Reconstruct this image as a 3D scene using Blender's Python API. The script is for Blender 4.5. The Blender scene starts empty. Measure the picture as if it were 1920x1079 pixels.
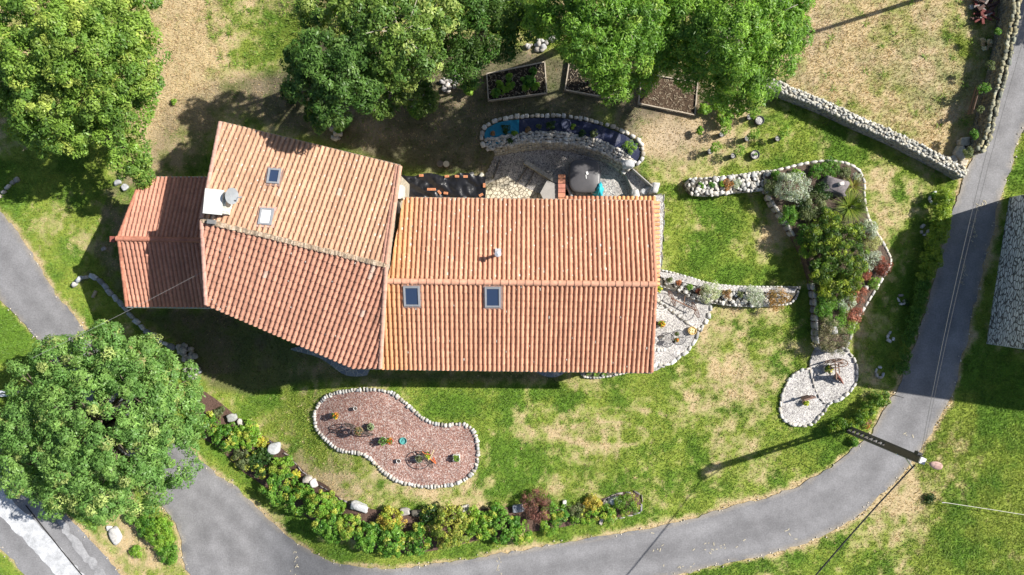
import bpy, bmesh, math, random
import numpy as np
from mathutils import Vector, Matrix
from mathutils.geometry import tessellate_polygon
R = math.radians
random.seed(7); rng = np.random.default_rng(7)
C = bpy.context.scene.collection
# ------------------------------------------------------------------ camera, sky, sun, exposure
CAMH = 44.0; PPM = 29.0; CX = 960.0; CY = 539.5          # metres above datum, pixels per metre on the ground
sc = bpy.context.scene
cd = bpy.data.cameras.new("camera"); cam = bpy.data.objects.new("camera", cd); C.objects.link(cam)
cam.location = (0, 0, CAMH); cam.rotation_euler = (0, 0, 0)
cd.sensor_width = 36; cd.lens = 36 * (CAMH * PPM) / 1920.0; cd.clip_end = 2000
sc.camera = cam
SUNV = Vector((1.103, 0.345, 1.0)).normalized()
w = bpy.data.worlds.new("World"); sc.world = w; w.use_nodes = True
nt = w.node_tree; nt.nodes.clear()
sky = nt.nodes.new("ShaderNodeTexSky"); sky.sky_type = 'NISHITA'; sky.sun_disc = False
sky.sun_elevation = math.asin(SUNV.z); sky.sun_rotation = math.atan2(SUNV.x, SUNV.y)
sky.air_density = 1.0; sky.dust_density = 1.2
bg = nt.nodes.new("ShaderNodeBackground"); bg.inputs[1].default_value = 0.068
wo = nt.nodes.new("ShaderNodeOutputWorld")
nt.links.new(sky.outputs[0], bg.inputs[0]); nt.links.new(bg.outputs[0], wo.inputs[0])
sd = bpy.data.lights.new("sun", 'SUN'); sd.energy = 5.0; sd.angle = R(0.53); sd.color = (1.0, 0.955, 0.88)
sun = bpy.data.objects.new("sun", sd); C.objects.link(sun)
sun.rotation_euler = SUNV.to_track_quat('Z', 'Y').to_euler(); sun.location = (30, 10, 30)
sc.view_settings.view_transform = 'Standard'; sc.view_settings.look = 'None'
sc.view_settings.gamma = 1.0; sc.view_settings.exposure = 0.66
# ------------------------------------------------------------------ terrain and pixel -> place helpers
def zg(x, y=0):
    """height of the ground: the plot falls away to the west (left)"""
    t = (-8.5 - x) / 9.5
    t = np.clip(t, 0, 1)
    return -2.5 * t * t * (3 - 2 * t)
def P(px, py, z=0.0):
    k = (1 - z / CAMH) / PPM
    return Vector(((px - CX) * k, (CY - py) * k, z))
def G(px, py, h=0.0):
    z = h
    for _ in range(5):
        k = (1 - z / CAMH) / PPM
        z = float(zg((px - CX) * k)) + h
    return Vector(((px - CX) * k, (CY - py) * k, z))
def gz(x, y): return float(zg(x))
def to_px(x, y, z):
    k = PPM / (1 - z / CAMH)
    return CX + x * k, CY - y * k
def smooth(pts, closed=False, step=8.0):
    """Catmull-Rom through 2-D points, resampled every `step` units"""
    n = len(pts); out = []
    rngi = range(n) if closed else range(n - 1)
    for i in rngi:
        if closed: p0, p1, p2, p3 = pts[i - 1], pts[i], pts[(i + 1) % n], pts[(i + 2) % n]
        else: p0, p1, p2, p3 = pts[max(i - 1, 0)], pts[i], pts[i + 1], pts[min(i + 2, n - 1)]
        d = math.dist(p1[:2], p2[:2]); m = max(1, int(d / step))
        for k in range(m):
            t = k / m; t2 = t * t; t3 = t2 * t
            out.append(tuple(0.5 * (2 * b + (c - a) * t + (2 * a - 5 * b + 4 * c - e) * t2 + (3 * b - a - 3 * c + e) * t3)
                             for a, b, c, e in zip(p0, p1, p2, p3)))
    if not closed: out.append(tuple(pts[-1]))
    return out
def inpoly(X, Y, poly):
    X = np.asarray(X, float); Y = np.asarray(Y, float); ins = np.zeros(X.shape, bool)
    n = len(poly); j = n - 1
    for i in range(n):
        xi, yi = poly[i][:2]; xj, yj = poly[j][:2]
        if yi != yj:
            c = ((yi > Y) != (yj > Y)) & (X < (xj - xi) * (Y - yi) / (yj - yi) + xi)
            ins ^= c
        j = i
    return ins
def segdist(X, Y, pts, closed=False):
    D = np.full(np.shape(X), 1e9); n = len(pts)
    for i in range(n if closed else n - 1):
        x0, y0 = pts[i][:2]; x1, y1 = pts[(i + 1) % n][:2]
        dx, dy = x1 - x0, y1 - y0; L = dx * dx + dy * dy + 1e-9
        t = np.clip(((X - x0) * dx + (Y - y0) * dy) / L, 0, 1)
        D = np.minimum(D, np.hypot(X - x0 - t * dx, Y - y0 - t * dy))
    return D
def sstep(a, b, x):
    t = np.clip((x - a) / (b - a), 0, 1); return t * t * (3 - 2 * t)
_lat = np.random.default_rng(99).random((8, 256, 256))
def vn(x, y, s, k=0):
    x = np.asarray(x, float) / s + 37.3 * k; y = np.asarray(y, float) / s + 11.9 * k
    xi = np.floor(x).astype(int); yi = np.floor(y).astype(int); fx = x - xi; fy = y - yi
    fx = fx * fx * (3 - 2 * fx); fy = fy * fy * (3 - 2 * fy); L = _lat[k % 8]
    a = L[xi % 256, yi % 256]; b = L[(xi + 1) % 256, yi % 256]; c = L[xi % 256, (yi + 1) % 256]; d = L[(xi + 1) % 256, (yi + 1) % 256]
    return a * (1 - fx) * (1 - fy) + b * fx * (1 - fy) + c * (1 - fx) * fy + d * fx * fy
def fbm(x, y, s, k=0, o=4):
    r = 0; a = 0.5; t = 0
    for i in range(o): r = r + a * vn(x, y, s / 2 ** i, k + i); t += a; a *= 0.55
    return r / t
# ------------------------------------------------------------------ materials (colour comes from the mesh attribute 'Col')
def new_mat(name):
    m = bpy.data.materials.new(name); m.use_nodes = True
    t = m.node_tree; b = t.nodes["Principled BSDF"]
    return m, t, b
def attr_mat(name, rough=0.85, ns=6.0, amt=0.35, bump=0.0, bs=30.0, spec=0.3, metal=0.0, fine=0.0, coat=0.0):
    m, t, b = new_mat(name); L = t.links.new
    a = t.nodes.new("ShaderNodeAttribute"); a.attribute_name = "Col"
    tc = t.nodes.new("ShaderNodeTexCoord")
    n = t.nodes.new("ShaderNodeTexNoise"); n.inputs["Scale"].default_value = ns; n.inputs["Detail"].default_value = 6; n.inputs["Roughness"].default_value = 0.65
    L(tc.outputs["Object"], n.inputs["Vector"])
    mr = t.nodes.new("ShaderNodeMapRange"); mr.inputs[1].default_value = 0.3; mr.inputs[2].default_value = 0.7
    mr.inputs[3].default_value = 1 - amt; mr.inputs[4].default_value = 1 + amt
    L(n.outputs["Fac"], mr.inputs[0])
    mul = t.nodes.new("ShaderNodeVectorMath"); mul.operation = 'SCALE'
    L(a.outputs["Color"], mul.inputs[0]); L(mr.outputs[0], mul.inputs["Scale"])
    out = mul.outputs[0]
    if fine > 0:
        n2 = t.nodes.new("ShaderNodeTexNoise"); n2.inputs["Scale"].default_value = ns * 14; n2.inputs["Detail"].default_value = 3
        L(tc.outputs["Object"], n2.inputs["Vector"])
        m2 = t.nodes.new("ShaderNodeMapRange"); m2.inputs[1].default_value = 0.3; m2.inputs[2].default_value = 0.7
        m2.inputs[3].default_value = 1 - fine; m2.inputs[4].default_value = 1 + fine
        L(n2.outputs["Fac"], m2.inputs[0])
        mu2 = t.nodes.new("ShaderNodeVectorMath"); mu2.operation = 'SCALE'; L(out, mu2.inputs[0]); L(m2.outputs[0], mu2.inputs["Scale"]); out = mu2.outputs[0]
    L(out, b.inputs["Base Color"])
    b.inputs["Roughness"].default_value = rough; b.inputs["Specular IOR Level"].default_value = spec; b.inputs["Metallic"].default_value = metal
    b.inputs["Coat Weight"].default_value = coat
    if bump > 0:
        n3 = t.nodes.new("ShaderNodeTexNoise"); n3.inputs["Scale"].default_value = bs; n3.inputs["Detail"].default_value = 5
        L(tc.outputs["Object"], n3.inputs["Vector"])
        bp = t.nodes.new("ShaderNodeBump"); bp.inputs["Strength"].default_value = 1.0; bp.inputs["Distance"].default_value = bump
        L(n3.outputs["Fac"], bp.inputs["Height"]); L(bp.outputs[0], b.inputs["Normal"])
    return m
def leaf_mat(name, trans=0.3, rough=0.45):
    m, t, b = new_mat(name); L = t.links.new
    a = t.nodes.new("ShaderNodeAttribute"); a.attribute_name = "Col"
    L(a.outputs["Color"], b.inputs["Base Color"]); b.inputs["Roughness"].default_value = rough; b.inputs["Specular IOR Level"].default_value = 0.35
    tr = t.nodes.new("ShaderNodeBsdfTranslucent")
    hs = t.nodes.new("ShaderNodeVectorMath"); hs.operation = 'MULTIPLY'; hs.inputs[1].default_value = (1.2, 1.25, 0.5)
    L(a.outputs["Color"], hs.inputs[0]); L(hs.outputs[0], tr.inputs["Color"])
    mx = t.nodes.new("ShaderNodeMixShader"); mx.inputs[0].default_value = trans
    L(b.outputs[0], mx.inputs[1]); L(tr.outputs[0], mx.inputs[2]); L(mx.outputs[0], t.nodes["Material Output"].inputs[0])
    return m
def gravel_mat(name, cols, cell=0.07, bump=0.02, pos=None):
    """loose chippings: every voronoi cell gets its own stone colour from a ramp"""
    m, t, b = new_mat(name); L = t.links.new
    tc = t.nodes.new("ShaderNodeTexCoord")
    v = t.nodes.new("ShaderNodeTexVoronoi"); v.inputs["Scale"].default_value = 1 / cell
    L(tc.outputs["Object"], v.inputs["Vector"])
    sp = t.nodes.new("ShaderNodeSeparateColor"); L(v.outputs["Color"], sp.inputs[0])
    cr = t.nodes.new("ShaderNodeValToRGB"); cr.color_ramp.interpolation = 'CONSTANT' if len(cols) > 3 else 'LINEAR'
    els = cr.color_ramp.elements
    while len(els) < len(cols): els.new(0.5)
    for i, c in enumerate(cols):
        els[i].position = pos[i] if pos else i / len(cols); els[i].color = (*c, 1)
    L(sp.outputs[0], cr.inputs[0])
    n = t.nodes.new("ShaderNodeTexNoise"); n.inputs["Scale"].default_value = 0.9; n.inputs["Detail"].default_value = 5; L(tc.outputs["Object"], n.inputs["Vector"])
    mr = t.nodes.new("ShaderNodeMapRange"); mr.inputs[1].default_value = 0.3; mr.inputs[2].default_value = 0.7; mr.inputs[3].default_value = 0.8; mr.inputs[4].default_value = 1.18
    L(n.outputs["Fac"], mr.inputs[0])
    mul = t.nodes.new("ShaderNodeVectorMath"); mul.operation = 'SCALE'; L(cr.outputs[0], mul.inputs[0]); L(mr.outputs[0], mul.inputs["Scale"])
    L(mul.outputs[0], b.inputs["Base Color"]); b.inputs["Roughness"].default_value = 0.9; b.inputs["Specular IOR Level"].default_value = 0.2
    bp = t.nodes.new("ShaderNodeBump"); bp.invert = True; bp.inputs["Distance"].default_value = bump
    L(v.outputs["Distance"], bp.inputs["Height"]); L(bp.outputs[0], b.inputs["Normal"])
    return m
def paving_mat(name, c1, c2, joint, cell=0.35, jw=0.03, scl=(1, 1, 1)):
    m, t, b = new_mat(name); L = t.links.new
    tc = t.nodes.new("ShaderNodeTexCoord")
    n = t.nodes.new("ShaderNodeTexNoise"); n.inputs["Scale"].default_value = 3.0; L(tc.outputs["Object"], n.inputs["Vector"])
    mxv = t.nodes.new("ShaderNodeMix"); mxv.data_type = 'RGBA'; mxv.inputs[0].default_value = 0.06
    mp = t.nodes.new('ShaderNodeMapping'); mp.inputs['Scale'].default_value = scl; L(tc.outputs['Object'], mp.inputs[0]); L(mp.outputs[0], mxv.inputs[6]); L(n.outputs["Color"], mxv.inputs[7])
    v = t.nodes.new("ShaderNodeTexVoronoi"); v.inputs["Scale"].default_value = 1 / cell; L(mxv.outputs[2], v.inputs["Vector"])
    e = t.nodes.new("ShaderNodeTexVoronoi"); e.feature = 'DISTANCE_TO_EDGE'; e.inputs["Scale"].default_value = 1 / cell; L(mxv.outputs[2], e.inputs["Vector"])
    sp = t.nodes.new("ShaderNodeSeparateColor"); L(v.outputs["Color"], sp.inputs[0])
    mx = t.nodes.new("ShaderNodeMix"); mx.data_type = 'RGBA'; mx.inputs[6].default_value = (*c1, 1); mx.inputs[7].default_value = (*c2, 1); L(sp.outputs[0], mx.inputs[0])
    st = t.nodes.new("ShaderNodeMapRange"); st.inputs[1].default_value = jw; st.inputs[2].default_value = jw * 2.2; L(e.outputs["Distance"], st.inputs[0])
    mj = t.nodes.new("ShaderNodeMix"); mj.data_type = 'RGBA'; mj.inputs[6].default_value = (*joint, 1); L(mx.outputs[2], mj.inputs[7]); L(st.outputs[0], mj.inputs[0])
    n2 = t.nodes.new("ShaderNodeTexNoise"); n2.inputs["Scale"].default_value = 14; n2.inputs["Detail"].default_value = 6; L(tc.outputs["Object"], n2.inputs["Vector"])
    mr = t.nodes.new("ShaderNodeMapRange"); mr.inputs[1].default_value = 0.3; mr.inputs[2].default_value = 0.7; mr.inputs[3].default_value = 0.75; mr.inputs[4].default_value = 1.25
    L(n2.outputs["Fac"], mr.inputs[0])
    mul = t.nodes.new("ShaderNodeVectorMath"); mul.operation = 'SCALE'; L(mj.outputs[2], mul.inputs[0]); L(mr.outputs[0], mul.inputs["Scale"])
    L(mul.outputs[0], b.inputs["Base Color"]); b.inputs["Roughness"].default_value = 0.9
    bp = t.nodes.new("ShaderNodeBump"); bp.inputs["Distance"].default_value = 0.03; L(st.outputs[0], bp.inputs["Height"]); L(bp.outputs[0], b.inputs["Normal"])
    return m
def glass_mat(name, col):
    m, t, b = new_mat(name)
    b.inputs["Base Color"].default_value = (*col, 1); b.inputs["Roughness"].default_value = 0.06; b.inputs["Specular IOR Level"].default_value = 0.8
    b.inputs["Coat Weight"].default_value = 0.5
    return m
M = {}
M['ground'] = attr_mat("ground_soil_and_grass", 0.95, 9.0, 0.22, 0.03, 26.0, 0.1, fine=0.35)
M['grass'] = leaf_mat("grass_blades", 0.25, 0.6)
M['leaf'] = leaf_mat("leaves", 0.34)
M['tile'] = attr_mat("clay_tile", 0.85, 5.0, 0.22, 0.006, 60.0, 0.2, fine=0.14)
M['stone'] = attr_mat("field_stone", 0.9, 7.0, 0.3, 0.012, 24.0, 0.2, fine=0.2)
M['asphalt'] = attr_mat("asphalt", 0.92, 0.8, 0.16, 0.008, 90.0, 0.25, fine=0.16)
M['soil'] = attr_mat("garden_soil", 0.95, 10.0, 0.4, 0.05, 22.0, 0.1, fine=0.4)
M['bark'] = attr_mat("bark", 0.9, 12.0, 0.4, 0.01, 40.0, 0.1)
M['wood'] = attr_mat("weathered_wood", 0.85, 16.0, 0.3, 0.003, 60.0, 0.2)
M['paint'] = attr_mat("paint_and_plaster", 0.6, 4.0, 0.12, 0.0, 10, 0.4, fine=0.06)
M['metal'] = attr_mat("dull_metal", 0.45, 9.0, 0.2, 0.0, 10, 0.5, metal=0.6)
M['rust'] = attr_mat("rusted_iron", 0.85, 30.0, 0.4, 0.002, 80.0, 0.3, metal=0.2)
M['plastic'] = attr_mat("black_plastic_sheet", 0.28, 3.0, 0.25, 0.02, 7.0, 0.6)
M['liner'] = attr_mat("woven_liner", 0.5, 5.0, 0.22, 0.015, 12.0, 0.5)
M['vinyl'] = attr_mat("vinyl_cover", 0.42, 2.5, 0.12, 0.006, 5.0, 0.5, fine=0.04)
M['cloth'] = attr_mat("tarpaulin_cloth", 0.6, 5.0, 0.2, 0.02, 9.0, 0.4)
M['clay'] = attr_mat("clay_pot", 0.8, 9.0, 0.2, 0.0, 10, 0.3)
M['mortar'] = attr_mat("lichened_mortar", 0.95, 9.0, 0.55, 0.02, 20.0, 0.1, fine=0.35)
M['pink_gravel'] = gravel_mat("red_brown_chippings", [(.19,.09,.07),(.33,.2,.17),(.26,.13,.1),(.45,.33,.29),(.30,.19,.16),(.52,.44,.40),(.22,.14,.13),(.40,.24,.19)], 0.055)
M['white_gravel'] = gravel_mat("pale_grey_chippings", [(.30,.28,.27),(.50,.48,.45),(.38,.36,.35),(.62,.60,.57),(.22,.21,.21),(.55,.53,.5),(.45,.43,.40),(.42,.40,.40)], 0.055)
M['grey_gravel'] = gravel_mat("grey_chippings", [(.25,.23,.22),(.44,.41,.38),(.33,.31,.30),(.56,.52,.48),(.17,.165,.17),(.48,.45,.42),(.38,.35,.32),(.36,.34,.33)], 0.06)
M['crazy'] = paving_mat("crazy_paving_cream", (.50,.44,.34), (.64,.58,.46), (.22,.18,.13), 0.24, 0.04)
M['slate'] = paving_mat("slate_paving", (.16,.19,.23), (.26,.28,.30), (.45,.44,.42), 0.42, 0.03)
M['rubblewall'] = paving_mat("coursed_rubble_wall", (.62,.64,.65), (.82,.83,.83), (.13,.125,.12), 0.40, 0.05, (1, 1, 2.4))
M['wall'] = paving_mat("house_rubble_wall", (.34,.29,.22), (.50,.43,.33), (.42,.38,.31), 0.35, 0.03)
M['glass'] = glass_mat("window_glass", (0.03, 0.05, 0.10))
M['blind'] = attr_mat("white_blind", 0.5, 3, 0.03)
# ------------------------------------------------------------------ mesh building
class MB:
    def __init__(s): s.v = []; s.f = []; s.c = []; s.col = (.5, .5, .5)
    def add(s, vs, fs, col=None):
        o = len(s.v); s.v += [tuple(p) for p in vs]; c = col or s.col
        for f in fs: s.f.append([o + i for i in f]); s.c.append(c)
    def box(s, c, size, rz=0, col=None, M3=None, taper=1.0):
        hx, hy, hz = size[0] / 2, size[1] / 2, size[2] / 2; vs = []
        for z in (-1, 1):
            k = taper if z > 0 else 1
            for x, y in ((-1, -1), (1, -1), (1, 1), (-1, 1)): vs.append(Vector((x * hx * k, y * hy * k, z * hz)))
        m = M3 or Matrix.Rotation(rz, 3, 'Z'); c = Vector(c)
        s.add([c + m @ p for p in vs], [(0, 3, 2, 1), (4, 5, 6, 7), (0, 1, 5, 4), (1, 2, 6, 5), (2, 3, 7, 6), (3, 0, 4, 7)], col)
    def tube(s, pts, r, n=6, col=None, cap=True, r2=None):
        pts = [Vector(p) for p in pts]; vs = []; N = len(pts)
        for i, p in enumerate(pts):
            d = (pts[min(i + 1, N - 1)] - pts[max(i - 1, 0)]).normalized()
            a = d.cross(Vector((0, 0, 1)) if abs(d.z) < 0.9 else Vector((1, 0, 0))).normalized(); b = d.cross(a)
            rr = r if r2 is None else r + (r2 - r) * i / max(1, N - 1)
            for k in range(n):
                t = 2 * math.pi * k / n; vs.append(p + a * math.cos(t) * rr + b * math.sin(t) * rr)
        fs = [(i * n + k, i * n + (k + 1) % n, (i + 1) * n + (k + 1) % n, (i + 1) * n + k) for i in range(N - 1) for k in range(n)]
        if cap: fs += [tuple(range(n))[::-1], tuple((N - 1) * n + k for k in range(n))]
        s.add(vs, fs, col)
    def lathe(s, c, prof, n=16, col=None, cols=None):
        c = Vector(c); vs = []
        for r, z in prof:
            for k in range(n):
                t = 2 * math.pi * k / n; vs.append(c + Vector((math.cos(t) * r, math.sin(t) * r, z)))
        for i in range(len(prof) - 1):
            fs = [(i * n + k, i * n + (k + 1) % n, (i + 1) * n + (k + 1) % n, (i + 1) * n + k) for k in range(n)]
            o = len(s.v)
            if i == 0: s.v += [tuple(p) for p in vs]; base = o
            for f in fs: s.f.append([base + q for q in f]); s.c.append(cols[i] if cols else (col or s.col))
    def ring(s, c, ax1, ax2, R_, r, n=28, m=6, col=None):
        c = Vector(c); ax1 = Vector(ax1); ax2 = Vector(ax2); nn = ax1.cross(ax2).normalized(); vs = []
        for i in range(n):
            t = 2 * math.pi * i / n; d = ax1 * math.cos(t) + ax2 * math.sin(t)
            for k in range(m):
                u = 2 * math.pi * k / m; vs.append(c + d * (R_ + r * math.cos(u)) + nn * r * math.sin(u))
        fs = [(i * m + k, ((i + 1) % n) * m + k, ((i + 1) % n) * m + (k + 1) % m, i * m + (k + 1) % m) for i in range(n) for k in range(m)]
        s.add(vs, fs, col)
    def build(s, name, mat, parent=None, smooth_=False, origin=None):
        me = bpy.data.meshes.new(name); me.from_pydata([tuple(v) for v in s.v], [], s.f)
        return fin(me, name, mat, parent, np.array(s.c, dtype=np.float32), smooth_)
def fin(me, name, mat, parent, cols, smooth_=False, dom='FACE'):
    a = me.attributes.new("Col", 'FLOAT_COLOR', dom)
    n = len(me.polygons) if dom == 'FACE' else len(me.vertices); c4 = np.ones((n, 4), np.float32); c4[:, :3] = cols[:n]
    a.data.foreach_set("color", c4.ravel())
    if smooth_: me.polygons.foreach_set("use_smooth", np.ones(len(me.polygons), bool))
    me.materials.append(mat if not isinstance(mat, str) else M[mat]); me.update()
    o = bpy.data.objects.new(name, me); C.objects.link(o)
    if parent is not None:
        o.parent = parent; o.matrix_parent_inverse = Matrix.Translation(-parent.location)
    return o
def np_mesh(name, V, F, cols, mat, parent=None, smooth_=False, dom='FACE'):
    """V (n,3), F (m,k) arrays"""
    me = bpy.data.meshes.new(name); m, k = F.shape
    me.vertices.add(len(V)); me.vertices.foreach_set("co", np.asarray(V, np.float32).ravel())
    me.loops.add(m * k); me.loops.foreach_set("vertex_index", np.asarray(F, np.int32).ravel())
    me.polygons.add(m); me.polygons.foreach_set("loop_start", np.arange(m, dtype=np.int32) * k)
    me.update(calc_edges=True)
    return fin(me, name, mat, parent, np.asarray(cols, np.float32), smooth_, dom)
def tag(o, label=None, cat=None, group=None, kind=None):
    if label: o['label'] = label
    if cat: o['category'] = cat
    if group: o['group'] = group
    if kind: o['kind'] = kind
    return o
def thing(name, loc, label, cat, group=None):
    o = bpy.data.objects.new(name, None); o.empty_display_size = 0.2; C.objects.link(o); o.location = loc
    return tag(o, label, cat, group)
def struct(o): o['kind'] = 'structure'; return o
def draped(name, poly, mat, dz=0.02, col=(.3, .3, .3), z=None, parent=None, cell=0.8, thick=0.0, noise=0.0, colf=None):
    """a sheet over the ground filling a pixel polygon; z fixes a level instead of following the ground"""
    W = [(G(x, y, dz) if z is None else P(x, y, z)) for x, y in poly]
    bm = bmesh.new(); vs = [bm.verts.new((p.x, p.y, 0)) for p in W]
    for t in tessellate_polygon([[Vector((p.x, p.y, 0)) for p in W]]):
        try: bm.faces.new([vs[i] for i in t])
        except ValueError: pass
    xs = [p.x for p in W]; ys = [p.y for p in W]
    for lo, hi, nrm in ((min(xs), max(xs), (1, 0, 0)), (min(ys), max(ys), (0, 1, 0))):
        q = math.ceil(lo / cell) * cell + 0.013
        while q < hi:
            bmesh.ops.bisect_plane(bm, geom=bm.verts[:] + bm.edges[:] + bm.faces[:], plane_co=(nrm[0] * q, nrm[1] * q, 0), plane_no=nrm)
            q += cell
    bmesh.ops.recalc_face_normals(bm, faces=bm.faces)
    for f in bm.faces:
        if f.normal.z < 0: f.normal_flip()
    for v in bm.verts:
        v.co.z = (gz(v.co.x, v.co.y) + dz) if z is None else z
        if noise: v.co.z += noise * (float(vn(v.co.x, v.co.y, 0.45, 2)) - 0.5)
    if thick:
        be = [e for e in bm.edges if e.is_boundary]
        r = bmesh.ops.extrude_edge_only(bm, edges=be)
        for g in r['geom']:
            if isinstance(g, bmesh.types.BMVert): g.co.z -= thick
    me = bpy.data.meshes.new(name); bm.to_mesh(me); bm.free()
    n = len(me.polygons)
    if colf:
        cc = np.zeros(len(me.vertices) * 3, np.float32); me.vertices.foreach_get("co", cc); cc = cc.reshape(-1, 3); return fin(me, name, mat, parent, np.asarray(colf(cc[:, 0], cc[:, 1]), np.float32), False, 'POINT')
    else: cols = np.tile(np.array(col, np.float32), (n, 1))
    return fin(me, name, mat, parent, cols)
# rocks ------------------------------------------------------------
def _ico(sub):
    bm = bmesh.new(); bmesh.ops.create_icosphere(bm, subdivisions=sub, radius=1.0)
    v = np.array([p.co[:] for p in bm.verts]); f = np.array([[q.index for q in p.verts] for p in bm.faces]); bm.free(); return v, f
ICO1 = _ico(1); ICO2 = _ico(2); ICO3 = _ico(3)
def rock_geo(c, s, rz=0, ico=None, block=0.7, jit=0.14, rough=0.0):
    V, F = ico or ICO2
    v = np.sign(V) * np.abs(V) ** block
    ph = rng.random(9) * 20
    n = np.sin(V[:, 0] * 2.3 + ph[0]) * np.sin(V[:, 1] * 2.7 + ph[1]) + np.sin(V[:, 2] * 3.1 + V[:, 0] * 1.9 + ph[2]) * 0.7 + np.sin(V[:, 1] * 5 + ph[3] + V[:, 2] * 4) * 0.4
    v = v * (1 + jit * n)[:, None] + rng.normal(0, jit * 0.25 + rough, v.shape)
    v = v * np.array(s) * 0.5
    cr, sr = math.cos(rz), math.sin(rz); x = v[:, 0] * cr - v[:, 1] * sr; y = v[:, 0] * sr + v[:, 1] * cr
    v[:, 0] = x; v[:, 1] = y
    return v + np.array(c), F
def stone_col(base, var=0.2):
    base = tuple(b if b < .4 else .4 + (b - .4) * .6 for b in base); k = 1 + rng.normal(0, var); w_ = rng.normal(0, 0.03)
    return tuple(float(max(0.02, b * k + d)) for b, d in zip(base, (w_, w_ * 0.6, 0)))
WHITE = (.44, .41, .35); GREY = (.34, .32, .29); DARK = (.2, .19, .18)
class Rocks:
    def __init__(s): s.V = []; s.F = []; s.C = []; s.n = 0
    def add(s, c, sz, rz=0, col=WHITE, ico=None, block=0.7, jit=0.14):
        v, f = rock_geo(c, sz, rz, ico or ICO1, block, jit)
        s.V.append(v); s.F.append(f + s.n); s.n += len(v); s.C.append(np.tile(np.array(stone_col(col)), (len(f), 1)))
    def build(s, name, mat='stone', parent=None):
        return np_mesh(name, np.vstack(s.V), np.vstack(s.F), np.vstack(s.C), mat, parent)
def along(pts, step, closed=False):
    """points and headings every `step` along a world path"""
    P_ = [Vector(p) for p in pts]
    if closed: P_.append(P_[0])
    out = []; acc = 0.0; nxt = step / 2
    for a, b in zip(P_, P_[1:]):
        d = (b - a).length
        while nxt <= acc + d:
            t = (nxt - acc) / max(d, 1e-9); q = a.lerp(b, t); out.append((q, math.atan2(b.y - a.y, b.x - a.x))); nxt += step * random.uniform(0.82, 1.18)
        acc += d
    return out
def stone_edging(label, pts, closed, along_len, depth, hgt, base=WHITE, z=None, cat="stone edging", group=None, smooth_step=8, lift=0.0):
    pts = smooth(pts, closed, smooth_step)
    Wp = [(G(x, y) if z is None else P(x, y, z)) for x, y in pts]
    root = thing("stone_edging", Wp[0].copy(), label, cat, group)
    st = along(Wp, along_len, closed); rest = Rocks()
    for i, (q, a) in enumerate(st):
        L_ = along_len * random.uniform(0.72, 1.2); D_ = depth * random.uniform(0.6, 1.15)
        zz = gz(q.x, q.y) if z is None else z
        v, f = rock_geo((q.x + random.uniform(-.03, .03), q.y + random.uniform(-.03, .03), zz + hgt * random.uniform(.05, .35) + lift), (L_, D_, hgt * random.uniform(1, 1.4)), a + random.uniform(-.22, .22), ICO1, 0.42, 0.09)
        c = stone_col(base)
        if i < 99: np_mesh("stone", v, f, np.tile(np.array(c), (len(f), 1)), 'stone', root)
        else: rest.V.append(v); rest.F.append(f + rest.n); rest.n += len(v); rest.C.append(np.tile(np.array(c), (len(f), 1)))
    if rest.V: rest.build("stones", 'stone', root)['kind'] = 'stuff'
    return root
def boulder(px, py, w_, d_, h_, rz, label, col=WHITE, z=None, name="boulder", cat="boulder", group=None, block=0.5, jit=0.15):
    col = tuple(min(c, .56) if c < .7 else .6 for c in col); p = G(px, py) if z is None else P(px, py, z)
    v, f = rock_geo((p.x, p.y, p.z + h_ * 0.28), (w_, d_, h_), rz, ICO3, block, jit)
    o = np_mesh(name, v, f, np.tile(np.array(stone_col(col, 0.06)), (len(f), 1)), 'stone', None)
    return tag(o, label, cat, group)
def stone_wall(label, pts, width, height, base=WHITE, z0=None, size=0.26, name="stone_wall", cat="stone wall", topcol=None, batter=0.0, smooth_step=10, cap_rows=None, face=None):
    """dry stone wall: a dark core with faces and top of separate-looking stones, one mesh"""
    pts = smooth(pts, False, smooth_step); Wp = [(G(x, y) if z0 is None else P(x, y, z0)) for x, y in pts]
    rk = Rocks(); mb = MB()
    for a, b in zip(Wp, Wp[1:]):
        d = (b - a); 
        if d.length < 1e-4: continue
        rz = math.atan2(d.y, d.x); m = (a + b) / 2
        mb.box((m.x, m.y, m.z + height / 2 - 0.1), (d.length + 0.05, width * 0.8, height + 0.05), rz, (.10, .09, .08))
    for q, a in along(Wp, size * 0.85):
        nx, ny = -math.sin(a), math.cos(a); zz = gz(q.x, q.y) if z0 is None else z0
        n = max(1, int(width / (size * 0.85)))
        for k in range(n + 1):
            o = (k / n - 0.5) * width * 0.92 + random.uniform(-.05, .05)
            rk.add((q.x + nx * o, q.y + ny * o, zz + height + random.uniform(-.05, .06)), (size * random.uniform(.7, 1.7), size * random.uniform(.6, 1.15), size * random.uniform(.35, .6)), a + random.uniform(-.7, .7), topcol or base, block=0.36, jit=0.13)
        rows = max(1, int(height / (size * 0.62)))
        for sd_ in (-1, 1):
            for r_ in range(rows):
                o = sd_ * (width * 0.45 + batter * (1 - r_ / rows) * (1 if sd_ < 0 else 0.2))
                rk.add((q.x + nx * o, q.y + ny * o, zz + (r_ + 0.5) * height / rows), (size * random.uniform(.8, 1.4), size * .8, size * random.uniform(.45, .7)), a + random.uniform(-.15, .15), base, block=0.4, jit=0.13)
    no = len(rk.V); V = np.vstack(rk.V); F = np.vstack(rk.F); Cc = np.vstack(rk.C)
    # core boxes are triangulated and merged in
    bv = np.array(mb.v); bf = []; 
    for f in mb.f: bf += [(f[0], f[1], f[2]), (f[0], f[2], f[3])]
    bf = np.array(bf) + len(V)
    o = np_mesh(name, np.vstack([V, bv]), np.vstack([F, bf]), np.vstack([Cc, np.tile(np.array((.1, .09, .08)), (len(bf), 1))]), 'stone')
    return tag(o, label, cat)
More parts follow.
